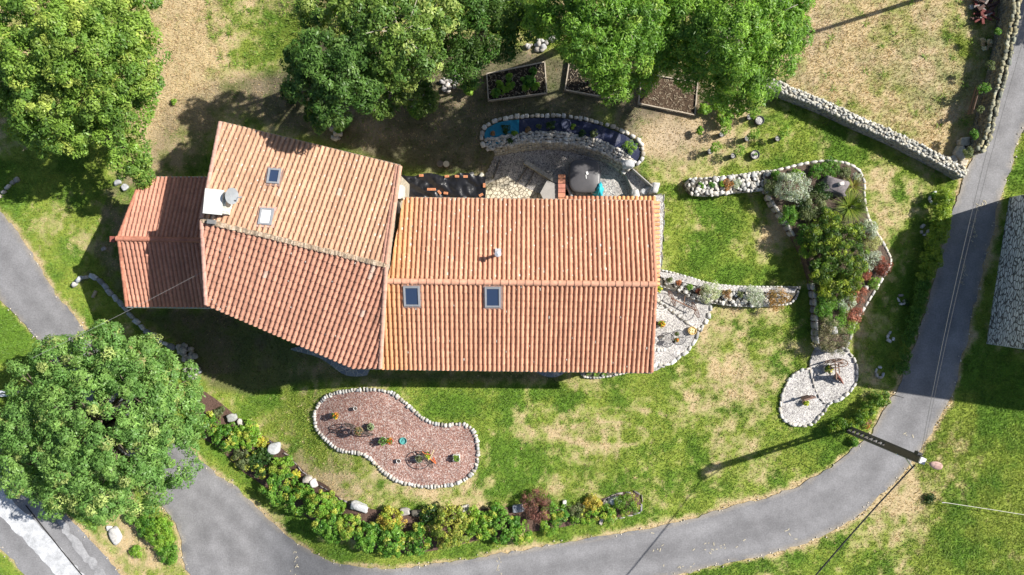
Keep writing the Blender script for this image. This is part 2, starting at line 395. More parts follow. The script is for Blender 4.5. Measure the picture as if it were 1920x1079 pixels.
def scatter_in(poly, n, seed=0):
    r = np.random.default_rng(seed); xs = [p[0] for p in poly]; ys = [p[1] for p in poly]
    X = r.uniform(min(xs), max(xs), n * 3); Y = r.uniform(min(ys), max(ys), n * 3); k = inpoly(X, Y, poly)
    return list(zip(X[k][:n], Y[k][:n]))
# foliage ------------------------------------------------------------
def leaves(name, lobes, clumps, per, lsize, cols, parent, asp=0.5, spread=0.3, shell=(0.72, 1.0), zmin=-0.25, upb=0.7, flat=0.8, inner=0.12, mat='leaf', colvar=0.15, tip=None, tipp=0.0, seed=1, dens=None):
    """leaf clumps spread over the lobes' shells: lobes = (x,y,z,r)"""
    r = np.random.default_rng(seed); Lb = np.array(lobes, float); wgt = Lb[:, 3] ** 2
    if dens is not None: wgt = wgt * np.array(dens)
    idx = r.choice(len(Lb), clumps, p=wgt / wgt.sum())
    d = r.normal(size=(clumps, 3)); d[:, 2] = np.abs(d[:, 2]) * 1.0 + zmin * r.random(clumps) * 2; d /= np.linalg.norm(d, axis=1)[:, None]
    rad = Lb[idx, 3] * r.uniform(shell[0], shell[1], clumps)
    inn = r.random(clumps) < inner; rad[inn] *= r.uniform(0.3, 0.8, inn.sum())
    cc = Lb[idx, :3] + d * rad[:, None] * np.array([1, 1, flat])
    # drop clumps buried deep in another lobe
    keep = np.ones(clumps, bool)
    for j in range(len(Lb)):
        dd = (cc - Lb[j, :3]) / np.array([1, 1, flat]); keep &= ~((np.linalg.norm(dd, axis=1) < 0.62 * Lb[j, 3]) & (idx != j))
    cc = cc[keep]; d = d[keep]; n = len(cc)
    base = np.array(cols)[r.integers(0, len(cols), n)] * (1 + r.normal(0, colvar * 0.5, n))[:, None]
    if tip is not None:
        tm = r.random(n) < tipp; base[tm] = np.array(tip) * (1 + r.normal(0, 0.12, tm.sum()))[:, None]
    cs = np.repeat(cc, per, 0); ds = np.repeat(d, per, 0); bs = np.repeat(base, per, 0); N = len(cs)
    od = r.normal(size=(N, 3)); od[:, 2] = np.abs(od[:, 2]) * .9 - .15; od += ds * .35; od /= np.linalg.norm(od, axis=1)[:, None]
    off = od * (spread * r.uniform(.7, 1.12, N) * np.repeat(r.uniform(.6, 1.3, n), per))[:, None] * np.array([1, 1, .8]); p = cs + off
    nrm = od * .75 + np.array([0, 0, 1]) * upb * .6 + r.normal(size=(N, 3)) * 0.42; nrm /= np.linalg.norm(nrm, axis=1)[:, None]
    out = off + r.normal(size=(N, 3)) * spread * 0.6; t = out - nrm * (out * nrm).sum(1)[:, None]; t /= (np.linalg.norm(t, axis=1)[:, None] + 1e-9)
    s_ = np.cross(nrm, t); L = lsize * r.uniform(0.6, 1.35, N)[:, None]
    V = np.empty((N, 4, 3)); V[:, 0] = p - t * L * .5; V[:, 1] = p + s_ * L * asp * .5 + nrm * L * .06; V[:, 2] = p + t * L * .5 - nrm * L * .12; V[:, 3] = p - s_ * L * asp * .5 + nrm * L * .06
    F = np.arange(N * 4).reshape(N, 4)
    col = np.clip(bs * 1.4 * (1 + r.normal(0, colvar, N))[:, None], 0.004, 0.8)
    return np_mesh(name, V.reshape(-1, 3), F, col, mat, parent)
def blades(name, bases, nper, length, width, cols, parent, lean=0.6, rad=0.1, seed=1, seg=3, mat='grass', droop=0.5, colvar=0.2):
    """arching strap leaves from each base point"""
    r = np.random.default_rng(seed); B = np.repeat(np.array(bases, float), nper, 0); N = len(B)
    az = r.uniform(0, 2 * np.pi, N); ln = np.abs(r.normal(lean, lean * .4, N)); L = length * r.uniform(.55, 1.15, N)
    h = np.stack([np.cos(az), np.sin(az)], 1); B[:, :2] += h * (rad * np.sqrt(r.random(N)))[:, None]
    sd_ = np.stack([-h[:, 1], h[:, 0]], 1); V = np.empty((N, (seg + 1) * 2, 3))
    for k in range(seg + 1):
        t = k / seg; out = L * t * np.sin(ln) + L * droop * .25 * t * t; z = L * t * np.cos(ln) - L * droop * .45 * t * t * np.sin(ln) * 1.4
        wd = width * (1 - t * 0.92) * .5
        c = np.empty((N, 3)); c[:, :2] = B[:, :2] + h * out[:, None]; c[:, 2] = B[:, 2] + np.maximum(z, 0.01)
        for q, sg in ((0, -1), (1, 1)):
            V[:, k * 2 + q] = c; V[:, k * 2 + q, :2] += sd_ * wd * sg
    q = np.array([[k * 2, k * 2 + 1, k * 2 + 3, k * 2 + 2] for k in range(seg)])
    F = (np.arange(N)[:, None, None] * (seg + 1) * 2 + q[None]).reshape(-1, 4)
    c = np.array(cols)[r.integers(0, len(cols), N)] * (1 + r.normal(0, colvar, N))[:, None]
    return np_mesh(name, V.reshape(-1, 3), F, np.clip(np.repeat(c, seg, 0), .005, .9), mat, parent)
def limbs(name, base, tips, r0, parent, col=(.16, .13, .10), seed=3, sub=2, twigs=0):
    """tapered trunk forking into limbs that reach towards the crown lobes"""
    rr = random.Random(seed); mb = MB(); base = Vector(base); top = Vector((0, 0, 0))
    for t in tips: top += Vector(t[:3])
    top /= len(tips); fork = base.lerp(Vector((base.x * .6 + top.x * .4, base.y * .6 + top.y * .4, top.z)), 0.45)
    mb.tube([base - Vector((0, 0, .15)), base.lerp(fork, .1), base.lerp(fork, .5) + Vector((rr.uniform(-.1, .1), rr.uniform(-.1, .1), 0)), fork], r0 * 1.25, 8, col, r2=r0 * .7)
    for t in tips:
        e = Vector(t[:3]); m = fork.lerp(e, .5) + Vector((rr.uniform(-.4, .4), rr.uniform(-.4, .4), .2)); 
        mb.tube([fork - Vector((0, 0, .1)), m, e], r0 * .5, 6, col, r2=r0 * .14)
        for _ in range(sub):
            a = Vector((rr.uniform(-1, 1), rr.uniform(-1, 1), rr.uniform(.1, .9))).normalized() * t[3] * .85
            mb.tube([m.lerp(e, rr.uniform(.3, .9)), e + a * .5 + Vector((0, 0, rr.uniform(-.1, .2))), e + a], r0 * .16, 4, col, r2=r0 * .04)
    for _ in range(twigs):
        l = rr.choice(tips); a = Vector((rr.uniform(-1, 1), rr.uniform(-1, 1), rr.uniform(.3, .9))).normalized(); c = Vector(l[:3]); p1 = c + a * l[3] * rr.uniform(1.0, 1.18)
        mb.tube([c, c.lerp(p1, .6) + Vector((rr.uniform(-.15, .15), rr.uniform(-.15, .15), .05)), p1], .05, 4, (.40, .36, .30), r2=.014)
    return mb.build(name, 'bark', parent, True)
# ------------------------------------------------------------------ outlines traced once, in pixels of the photograph's ground plan
ROAD_IN = [(1893,-60),(1890,0),(1885,62),(1865,130),(1842,190),(1832,270),(1807,337),(1785,402),(1765,470),(1748,540),(1727,607),(1710,660),(1685,725),(1672,747),(1635,810),(1605,838),(1557,876),(1500,910),(1440,932),(1385,945),(1342,960),(1260,982),(1135,1005),(1047,1020),(960,1035),(855,1052),(730,1066),(635,1056),(580,1032),(532,1000),(505,975),(480,952),(437,910),(390,875),(350,832),(290,760),(225,690),(162,622),(130,582),(105,550),(60,477),(30,430),(5,402),(-50,320)]
ROAD_OUT = [(-50,470),(0,560),(37,600),(62,627),(87,660),(150,745),(215,830),(262,890),(295,940),(315,962),(325,975),(340,1015),(342,1050),(357,1079),(385,1130),(500,1150),(700,1170),(900,1145),(1100,1105),(1260,1080),(1360,1057),(1440,1041),(1512,1017),(1577,987),(1610,967),(1652,930),(1690,890),(1727,842),(1748,810),(1767,772),(1782,750),(1797,702),(1800,675),(1815,640),(1820,597),(1837,540),(1850,470),(1862,440),(1872,377),(1882,352),(1897,310),(1907,270),(1930,215),(1945,120),(1960,-60)]
LANE_R = [(-60,760),(-20,830),(0,850),(50,915),(95,950),(140,982),(175,1020),(225,1075),(290,1150)]
LANE_L = [(110,1160),(45,1079),(25,1052),(0,1027),(-60,960)]
KIDNEY = [(700,731),(735,737),(765,760),(795,786),(830,797),(868,795),(890,812),(897,850),(887,885),(852,908),(800,912),(755,905),(722,886),(697,862),(675,850),(640,845),(612,825),(593,800),(592,770),(612,745),(650,733)]
PATIO = [(1222,530),(1240,533),(1265,546),(1300,561),(1334,570),(1327,595),(1312,622),(1295,650),(1275,670),(1250,683),(1218,686)]
BEDTOP = [(1436,331),(1448,322),(1480,314),(1520,305),(1560,302),(1600,312),(1619,335),(1621,370),(1627,405),(1640,430),(1655,455),(1668,480),(1669,497),(1655,522),(1641,545),(1625,570),(1607,600),(1597,625),(1588,648),(1560,660),(1536,650),(1532,610),(1530,570),(1524,530),(1510,482),(1490,443),(1466,405),(1442,368)]
STUB = [(1283,347),(1292,338),(1330,336),(1380,331),(1440,323),(1462,335),(1450,352),(1425,357),(1380,361),(1330,367),(1296,364)]
RIBBON = [(1230,508),(1270,515),(1330,532),(1390,538),(1495,540),(1491,552),(1478,569),(1430,573),(1380,573),(1338,568),(1300,560),(1265,544),(1230,532)]
PADS_A = [(1535,646),(1560,660),(1585,652),(1600,672),(1606,697),(1602,722),(1580,745),(1552,758),(1535,748),(1525,720),(1519,690),(1521,668)]
PADS_B = [(1519,692),(1495,697),(1477,715),(1465,745),(1463,775),(1475,793),(1497,798),(1520,795),(1545,772),(1552,757),(1536,748),(1526,722)]
POND = [(905,252),(912,239),(930,229),(960,224),(1000,220),(1050,220),(1090,225),(1130,235),(1170,250),(1197,266),(1205,285),(1199,302),(1186,312),(1170,308),(1150,293),(1125,280),(1080,264),(1040,258),(985,258),(950,266),(915,272)]
TERR = [(928,283),(985,268),(1040,264),(1100,272),(1150,292),(1172,312),(1186,318),(1232,355),(1226,376),(1226,430),(900,430),(902,372),(907,325)]
MULCH = [(370,735),(395,742),(425,765),(452,788),(490,815),(522,835),(548,860),(580,893),(612,910),(640,935),(690,953),(760,960),(870,956),(985,950),(1060,950),(1130,935),(1165,923),(1198,925),(1202,945),(1195,962),(1150,972),(1090,980),(1060,988),(960,1003),(880,1017),(830,1030),(760,1038),(700,1030),(660,1012),(600,985),(560,958),(500,915),(450,880),(410,840),(370,810)]
GPATH = [(1226,366),(1243,367),(1245,385),(1243,440),(1239,506),(1270,514),(1330,531),(1300,528),(1232,512),(1222,512),(1222,380)]
road_poly = smooth(ROAD_IN, False, 10) + smooth(ROAD_OUT, False, 10)
lane_poly = smooth(LANE_R, False, 10) + smooth(LANE_L, False, 10)
def jag(poly, a, k=0): return [(x + (vn(x, y, 9, k) - .5) * a + (vn(x, y, 3.5, k + 3) - .5) * a * .8, y + (vn(x, y, 9, k + 1) - .5) * a + (vn(x, y, 3.5, k + 4) - .5) * a * .8) for x, y in poly]
road_poly = [tuple(map(float, p)) for p in jag(road_poly, 5)]; lane_poly = [tuple(map(float, p)) for p in jag(lane_poly, 5, 2)]
# ------------------------------------------------------------------ colour of the ground: what grows or lies where, plus painted shade south of the house
GREEN = np.array((.125, .225, .028)); GREEN2 = np.array((.24, .30, .05)); OLIVE = np.array((.33, .325, .12)); STRAW = np.array((.47, .37, .215)); SOIL = np.array((.105, .085, .066)); TAN = np.array((.44, .35, .25))
BLOBS = [  # px, py, rx, ry, dryness change
 (540,880,70,45,.55),(690,900,70,28,.5),(505,790,60,35,.25),(620,935,60,18,.4),(1150,800,110,25,.22),(1130,850,60,14,.15),(1330,620,110,60,.28),(1420,590,60,30,.3),(1400,690,70,50,.25),(1290,760,80,40,.15),
 (1420,870,60,50,.25),(1470,900,60,18,.25),(1220,930,60,30,.15),(1480,1000,60,40,.5),(1560,985,80,45,.4),(1680,930,60,60,.5),(1690,1010,40,60,.45),(1800,850,60,40,.2),(1660,1060,40,30,.3),(90,430,55,60,.45),(60,520,20,50,.3),
 (340,60,60,150,.7),(320,170,60,50,.6),(470,60,60,60,.15),(300,250,50,60,.5),(1260,250,80,55,.6),(1380,190,60,40,.5),(1330,250,40,40,.3),(1450,270,60,35,.15),(1460,425,45,30,.45),(1440,470,30,30,.3),(1310,430,22,14,.35),(1640,330,50,40,.35),(1660,420,20,50,.4),(1290,345,14,40,.2),
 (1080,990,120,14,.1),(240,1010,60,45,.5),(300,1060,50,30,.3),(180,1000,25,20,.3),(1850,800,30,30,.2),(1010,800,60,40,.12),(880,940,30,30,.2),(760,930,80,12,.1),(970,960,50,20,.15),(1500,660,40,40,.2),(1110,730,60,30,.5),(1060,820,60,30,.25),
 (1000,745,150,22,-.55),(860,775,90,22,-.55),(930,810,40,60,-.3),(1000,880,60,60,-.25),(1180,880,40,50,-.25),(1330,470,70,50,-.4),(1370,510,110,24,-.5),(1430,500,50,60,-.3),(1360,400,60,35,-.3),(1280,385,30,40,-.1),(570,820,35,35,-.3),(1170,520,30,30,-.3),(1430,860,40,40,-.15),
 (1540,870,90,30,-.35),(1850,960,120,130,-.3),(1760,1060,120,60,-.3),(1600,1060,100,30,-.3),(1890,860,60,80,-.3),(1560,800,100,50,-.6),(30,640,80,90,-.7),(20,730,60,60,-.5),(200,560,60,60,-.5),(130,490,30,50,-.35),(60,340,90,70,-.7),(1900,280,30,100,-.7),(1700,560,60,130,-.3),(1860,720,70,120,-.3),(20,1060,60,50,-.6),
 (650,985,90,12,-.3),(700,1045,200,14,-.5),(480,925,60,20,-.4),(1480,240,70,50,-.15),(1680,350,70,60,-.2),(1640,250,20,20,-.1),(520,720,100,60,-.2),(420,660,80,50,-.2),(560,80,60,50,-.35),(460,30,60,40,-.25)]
MEADOW = [(1400,-80),(1900,-80),(1870,100),(1830,290),(1795,322),(1420,160),(1300,90)]
YARD = [(250,330),(300,190),(400,140),(520,120),(560,60),(900,60),(1100,100),(1320,110),(1360,190),(1320,225),(1210,240),(1205,310),(1240,360),(900,345),(760,330),(420,222),(385,335)]
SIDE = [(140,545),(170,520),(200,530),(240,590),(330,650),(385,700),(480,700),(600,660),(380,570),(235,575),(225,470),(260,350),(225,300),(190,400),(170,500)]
SOUTH_SHADE = [(240,585),(400,575),(560,640),(690,690),(1060,690),(1060,722),(580,722),(520,735),(470,748),(390,735),(330,650)]  # painted shade: dark soil colour mixed in where the house shadow falls
def ground_col(X, Y, want=False):
    """X, Y world arrays -> (n,3) albedo"""
    Z = zg(X); px, py = to_px(X, Y, Z); n1 = fbm(X, Y, 3.2, 0, 5); n2 = fbm(X, Y, .8, 2, 4); n3 = fbm(X, Y, 9, 5, 3)
    n4 = fbm(X, Y, .38, 1, 3); dry = np.full(X.shape, .41) + (n1 - .5) * 1.3 + (n2 - .5) * .8 + (n3 - .5) * .4 + (n4 - .5) * .95
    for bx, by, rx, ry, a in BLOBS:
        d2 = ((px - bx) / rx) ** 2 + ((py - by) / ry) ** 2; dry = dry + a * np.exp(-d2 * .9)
    for q in ((1150, 800, 120, 34), (1135, 815, 78, 24)):   # old mowing rings
        e = np.abs(np.hypot((px - q[0]) / q[2], (py - q[1]) / q[3]) - 1); dry = dry + .28 * np.exp(-(e * 9) ** 2)
    e = np.abs(px - 1158 + (py - 850) * .1); dry = dry + np.where((py > 790) & (py < 915), .35 * np.exp(-(e / 6) ** 2), 0)
    m = inpoly(px, py, MEADOW); dry = np.where(m, dry * .75 + .50, dry)
    rd = np.minimum(segdist(px, py, ROAD_IN), segdist(px, py, ROAD_OUT)); rd = np.minimum(rd, np.minimum(segdist(px, py, LANE_R), segdist(px, py, LANE_L)))
    dry = dry + .75 * np.exp(-(rd / 7) ** 2) - .25 * np.exp(-((rd - 22) / 12) ** 2) * (~m)
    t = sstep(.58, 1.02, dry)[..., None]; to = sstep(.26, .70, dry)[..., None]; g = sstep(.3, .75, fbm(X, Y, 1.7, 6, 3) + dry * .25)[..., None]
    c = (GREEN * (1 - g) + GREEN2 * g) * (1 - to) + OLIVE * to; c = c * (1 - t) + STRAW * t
    yard = inpoly(px, py, YARD); dy = segdist(px, py, YARD, True); ys = np.where(yard, np.clip(dy / 26, 0, 1), 0) * sstep(.25, .55, n1 + .12)
    ys = ys * (.45 + .4 * sstep(330, 560, px)); c = c * (1 - ys[..., None]) + (SOIL * (.8 + .8 * n2[..., None])) * ys[..., None]
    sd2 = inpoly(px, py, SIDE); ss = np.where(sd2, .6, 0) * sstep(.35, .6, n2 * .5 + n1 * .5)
    c = c * (1 - ss[..., None]) + SOIL * 1.1 * ss[..., None]; sh = inpoly(px, py, SOUTH_SHADE) * np.clip(segdist(px, py, SOUTH_SHADE, True) / 14, 0, 1) * .62; c = c * (1 - sh[..., None]) + SOIL * sh[..., None]
    tan = np.exp(-(((px - 1265) / 75) ** 2 + ((py - 255) / 42) ** 2)) + .9 * np.exp(-(((px - 1390) / 45) ** 2 + ((py - 190) / 22) ** 2)) + np.exp(-(((px - 705) / 22) ** 2 + ((py - 240) / 26) ** 2)) * .5
    mb = m * .6 * sstep(.52, .7, fbm(X, Y, 2.3, 3, 4) + .22 * np.exp(-(((px - 1750) / 70) ** 2 + ((py - 130) / 110) ** 2)) - .02)
    tan = np.clip(tan + mb * .8, 0, 1)[..., None]; c = c * (1 - tan * .8) + TAN * (.75 + .5 * n2[..., None]) * tan * .8
    c = c * (.82 + .36 * n2[..., None])
    if want: return np.clip(c, .01, .8), t[:, 0], to[:, 0], px, py
    return np.clip(c, .01, .8)
# ------------------------------------------------------------------ the ground: one sheet, fine where the photograph looks
def make_ground():
    fx = np.concatenate([[-400, -200, -100, -60], np.arange(-38, 38.01, .13), [60, 100, 200, 400]]); fy = np.concatenate([[-400, -200, -100, -50], np.arange(-23, 23.01, .13), [50, 100, 200, 400]])
    X, Y = np.meshgrid(fx, fy); Z = zg(X) - .012 - .035 * fbm(X, Y, 1.1, 4, 3)
    px, py = to_px(X, Y, zg(X)); t = inpoly(px, py, TERR); Z = np.where(t, -1.15, Z)
    b = inpoly(px, py, BEDTOP) & (segdist(px, py, BEDTOP, True) > 5); 
    nx, ny = len(fx), len(fy); V = np.stack([X.ravel(), Y.ravel(), Z.ravel()], 1)
    i = (np.arange(ny - 1)[:, None] * nx + np.arange(nx - 1)[None]).ravel(); F = np.stack([i, i + 1, i + nx + 1, i + nx], 1)
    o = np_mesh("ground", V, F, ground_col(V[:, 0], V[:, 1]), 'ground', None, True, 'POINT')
    struct(o)
make_ground()
def asph(tone, band=None):
    def f(X, Y):
        px, py = to_px(X, Y, zg(X)); n = fbm(X, Y, 2.2, 1, 4)
        d = np.minimum(segdist(px, py, ROAD_IN), segdist(px, py, ROAD_OUT)) / PPM; n2 = fbm(X, Y, .9, 3, 3); k = .80 + .24 * n + .16 * n2 + .09 * np.cos((d - .75) * 4.2); st = sstep(.62, .72, fbm(X, Y, 1.6, 5, 3)); k = k * (1 - .07 * st)
        c = np.full((len(X), 3), 1.0) * np.array(tone) * k[:, None]; e = np.clip(1 - d / .3, 0, 1)[:, None] * .45 * (n2 > .4)[:, None]; c = c * (1 - e) + np.array((.40, .34, .25)) * e
        return c
    return f
road = draped("road", road_poly, 'asphalt', .02, colf=asph((.215, .212, .218)), cell=.3); struct(road)
lane = draped("road", lane_poly, 'asphalt', .012, colf=asph((.23, .228, .235)), cell=.4); struct(lane)
chalk = [(-60,870),(-10,900),(30,945),(75,985),(115,1030),(155,1079),(200,1140),(150,1140),(105,1079),(60,1030),(20,985),(-20,950),(-60,920)]
M['chalk'] = attr_mat("worn_chalky_surface", .95, 2.2, .3, .004, 70, .2, fine=.3)
struct(draped("road_marking", jag(smooth(chalk, True, 8), 6), 'chalk', .026, col=(.50, .51, .53), cell=.6))
struct(draped("road_marking", jag(smooth([(100,945),(125,985),(165,1035),(200,1079),(240,1130),(226,1130),(180,1079),(150,1040),(112,990)], True, 8), 8, 4), 'chalk', .026, col=(.33,.33,.34), cell=.6))
struct(draped("road_crack", [(47,948),(80,990),(112,1030),(152,1079),(190,1125),(193,1125),(155,1079),(115,1030),(83,990),(50,948)], 'asphalt', .034, col=(.03,.03,.03), cell=.8))
# loose pale grit along the road edges and a scatter of chips
def grit():
    r = np.random.default_rng(5); rk = Rocks()
    for path, n in ((ROAD_OUT, 420), (ROAD_IN, 150), (LANE_R, 60), (LANE_L, 30)):
        pts = smooth(path, False, 6)
        for _ in range(n):
            x, y = pts[r.integers(1, len(pts) - 1)]; x += r.normal(0, 3); y += r.normal(0, 3)
            if not (-10 < x < 1930 and -10 < y < 1090): continue
            if inpoly(x, y, BEDTOP): continue
            p = G(x, y, .03); s = r.uniform(.05, .13); rk.add(p, (s, s * .8, s * .5), r.uniform(0, 3), (.58, .5, .38))
    o = rk.build("road_grit", 'stone'); tag(o, "pale loose grit and crumbled edge stones along both sides of the tarmac road", "grit", kind='stuff')
grit()
def chips():
    mb = MB(); r = random.Random(4)
    spots = [(1350,1020,45,14,15),(1230,1030,16,25,5),(1275,1062,30,6,7),(1825,430,5,30,20),(1805,510,5,30,18),(1700,815,8,5,3),(1832,232,5,12,8),(1838,385,10,8,10),(1480,1000,10,10,4),(555,1060,6,22,12),(935,1050,4,25,12)]
    for x, y, sx, sy, n in spots:
        for _ in range(n):
            p = G(x + r.gauss(0, sx * .6), y + r.gauss(0, sy * .6), .035); mb.box(p, (r.uniform(.06, .22), r.uniform(.03, .06), .015), r.uniform(0, 3.1), (.48, .43, .32))
    tag(mb.build("wood_chips", 'wood'), "pale wood chips and splinters strewn on the tarmac road", "wood chips", kind='stuff')
chips()
# ------------------------------------------------------------------ roofs
def plane3(a, b, c):
    n = (b - a).cross(c - a).normalized()
    if n.z < 0: n = -n
    return a.copy(), n
def hit(px, py, pl):
    o = Vector((0, 0, CAMH)); d = (P(px, py, 0) - o); t = (pl[0] - o).dot(pl[1]) / d.dot(pl[1]); return o + d * t
def tile_roof(name, parent, pxpoly, pl, eave_dir, pitch, tl, col, var=.08, lich=.05, mos=None, mat='tile', seed=1, alt=None, ochre=None, specks=0.0):
    """barrel tiles laid in courses down the slope, cut to the outline of the slope"""
    r = np.random.default_rng(seed); n = pl[1]; u = (eave_dir - n * eave_dir.dot(n)).normalized(); v = n.cross(u).normalized()
    if v.z > 0: v = -v; u = -u
    poly = [hit(x, y, pl) for x, y in pxpoly]; o = poly[0]
    U = [(p - o).dot(u) for p in poly]; W = [(p - o).dot(v) for p in poly]
    u0, u1, w0, w1 = min(U) - pitch, max(U) + pitch, min(W) - tl, max(W) + .001
    nc = int((u1 - u0) / pitch) + 1; nr = int((w1 - w0) / tl) + 1
    prof = [(-.5, -.010), (-.36, .0), (-.33, .045), (-.2, .088), (0, .105), (.2, .088), (.33, .045), (.36, 0), (.5, -.010)]
    Vs = []; Fs = []; Cs = []; k = 0; A = np.array(col); B = np.array(alt if alt is not None else col)
    un, vn_, nn = np.array(u), np.array(v), np.array(n); oo = np.array(o)
    for i in range(nc):
        cc = u0 + i * pitch; wob = r.normal(0, .007); ct = 1 + r.normal(0, .045)
        for j in range(nr):
            # courses counted up from the eave so the low ends line up there
            wl = w1 - j * tl; wh = wl - tl * 1.02; du = wob + r.normal(0, .004)
            t = r.random(); c = (A * (1 - t) + B * t) * (1 + r.normal(0, var * .8)) * ct; dl = r.normal(0, .012)
            pz = oo + un * cc + vn_ * wl; q1 = float(vn(pz[0], pz[1], 1.1, 2)) * .6 + float(vn(pz[0] * 2, pz[1] * .6, .7, 5)) * .4; c = c * (.86 + .28 * q1)
            if ochre is not None: oc = max(0., 1 - abs(pz[0] - ochre) / 1.8) * (.4 + .6 * q1) * .7; c = c * (1 - oc) + np.array((.66, .33, .10)) * oc
            if r.random() < lich: c = c * .6 + np.array((.62, .58, .5)) * .4
            row = []
            for (wd, lift, sc_) in ((wh, .000, .84), (wl + dl, .026, 1.0)):
                for (a, h) in prof:
                    s_ = sc_ if abs(a) < .4 else 1.0
                    row.append(oo + un * (cc + du * (abs(a) < .4) + a * pitch * s_) + vn_ * wd + nn * (h * sc_ * (pitch / .27) + (lift if abs(a) < .4 else 0) + .02))
            m = len(prof)
            Vs += row; Fs += [(k + q, k + q + 1, k + m + q + 1, k + m + q) for q in range(m - 1)]
            Cs += [c * (.82 if q in (0, m - 2) else 1.0) for q in range(m - 1)]
            # the thick low end of the tile
            low = [oo + un * (cc + du + a * pitch * .86) + vn_ * (wl + dl) + nn * (max(h - .022, 0) * (pitch / .27) + .026 + .02) for (a, h) in prof[1:-1]]
            b = k + 2 * m; Vs += low
            Fs += [(k + m + 1 + q, k + m + 2 + q, b + q + 1, b + q) for q in range(m - 3)]; Cs += [c * .9] * (m - 3)
            k += 2 * m + m - 2
            if r.random() < specks:   # crumbs of white mortar squeezed out beside the tile
                q_ = oo + un * (cc + pitch * .36) + vn_ * (wl - r.uniform(0, tl)) + nn * (.075 * pitch / .27); e_ = r.uniform(.018, .04); f_ = e_ * r.uniform(.8, 2.2)
                Vs += [q_ - un * e_ - vn_ * f_, q_ + un * e_ - vn_ * f_, q_ + un * e_ + vn_ * f_ + nn * .01, q_ - un * e_ + vn_ * f_]; Fs.append((k, k + 1, k + 2, k + 3)); Cs.append(np.array((.72, .66, .58)) * r.uniform(.7, 1.1)); k += 4
    me = bpy.data.meshes.new(name); me.from_pydata([tuple(q) for q in Vs], [], Fs)
    a = me.attributes.new("Col", 'FLOAT_COLOR', 'FACE'); c4 = np.ones((len(Fs), 4), np.float32); c4[:, :3] = np.clip(np.array(Cs), .02, .85); a.data.foreach_set("color", c4.ravel())
    bm = bmesh.new(); bm.from_mesh(me); cen = sum(poly, Vector()) / len(poly)
    for q in range(len(poly)):
        p0, p1 = poly[q], poly[(q + 1) % len(poly)]; e = (p1 - p0)
        if e.length < .05: continue
        no = e.cross(n).normalized()
        if (cen - p0).dot(no) > 0: no = -no
        isE = abs(e.normalized().dot(u)) > .995 and no.dot(v) > 0
        bmesh.ops.bisect_plane(bm, geom=bm.verts[:] + bm.edges[:] + bm.faces[:], plane_co=p0 + no * (.03 if isE else 0), plane_no=no, clear_outer=True)
    bm.to_mesh(me); bm.free(); me.materials.append(M[mat]); me.polygons.foreach_set("use_smooth", np.zeros(len(me.polygons), bool)); me.update()
    ob = bpy.data.objects.new(name, me); C.objects.link(ob); ob.parent = parent; ob.matrix_parent_inverse = Matrix.Translation(-parent.location)
    # boarding underneath
    mb = MB(); lo = [p - n * .02 for p in poly]; l2 = [p - n * .14 for p in poly]; m = len(poly)
    mb.add(lo + l2, [tuple(range(m)), tuple(range(2 * m - 1, m - 1, -1))] + [(q, (q + 1) % m, m + (q + 1) % m, m + q) for q in range(m)], (.16, .11, .08))
    bd = mb.build("roof_boarding", 'wood', ob); bd.matrix_parent_inverse = Matrix.Identity(4)
    return ob, u, v, poly
def half_pipes(mb, A, B, r, L, up=Vector((0, 0, 1)), col=(.5, .3, .2), var=.08, r_=random.Random(3), lift=0.0):
    d = (B - A); n = max(1, int(d.length / L)); t = d.normalized(); s = t.cross(up).normalized(); q = s.cross(t).normalized()
    for i in range(n):
        a = A + d * (i / n); b = A + d * ((i + 1.07) / n) if i < n - 1 else B; k = 1 + r_.gauss(0, var); c = tuple(max(.02, x * k) for x in col); vs = []
        for p, rr in ((a, r * 1.04), (b, r * .9)):
            for j in range(9):
                an = math.pi * j / 8; vs.append(p + s * math.cos(an) * rr + q * (math.sin(an) * rr + lift) + q * (.012 if rr > r else 0))
        vs += [vs[j] - (vs[j] - a).normalized() * .025 for j in range(9)]
        mb.add(vs, [(j, j + 1, j + 10, j + 9) for j in range(8)] + [(j, 18 + j, 19 + j, j + 1) for j in range(8)], c)
def walls(name, pts, zt, zb, parent, mat='wall', col=(.4, .35, .28), thick=.0):
    mb = MB(); n = len(pts); zts = zt if isinstance(zt, (list, tuple)) else [zt] * n
    vs = [Vector((p[0], p[1], zb)) for p in pts] + [Vector((p[0], p[1], z)) for p, z in zip(pts, zts)]
    mb.add(vs, [(i, (i + 1) % n, n + (i + 1) % n, n + i) for i in range(n)] + [tuple(range(n, 2 * n))], col)
    return mb.build(name, mat, parent)
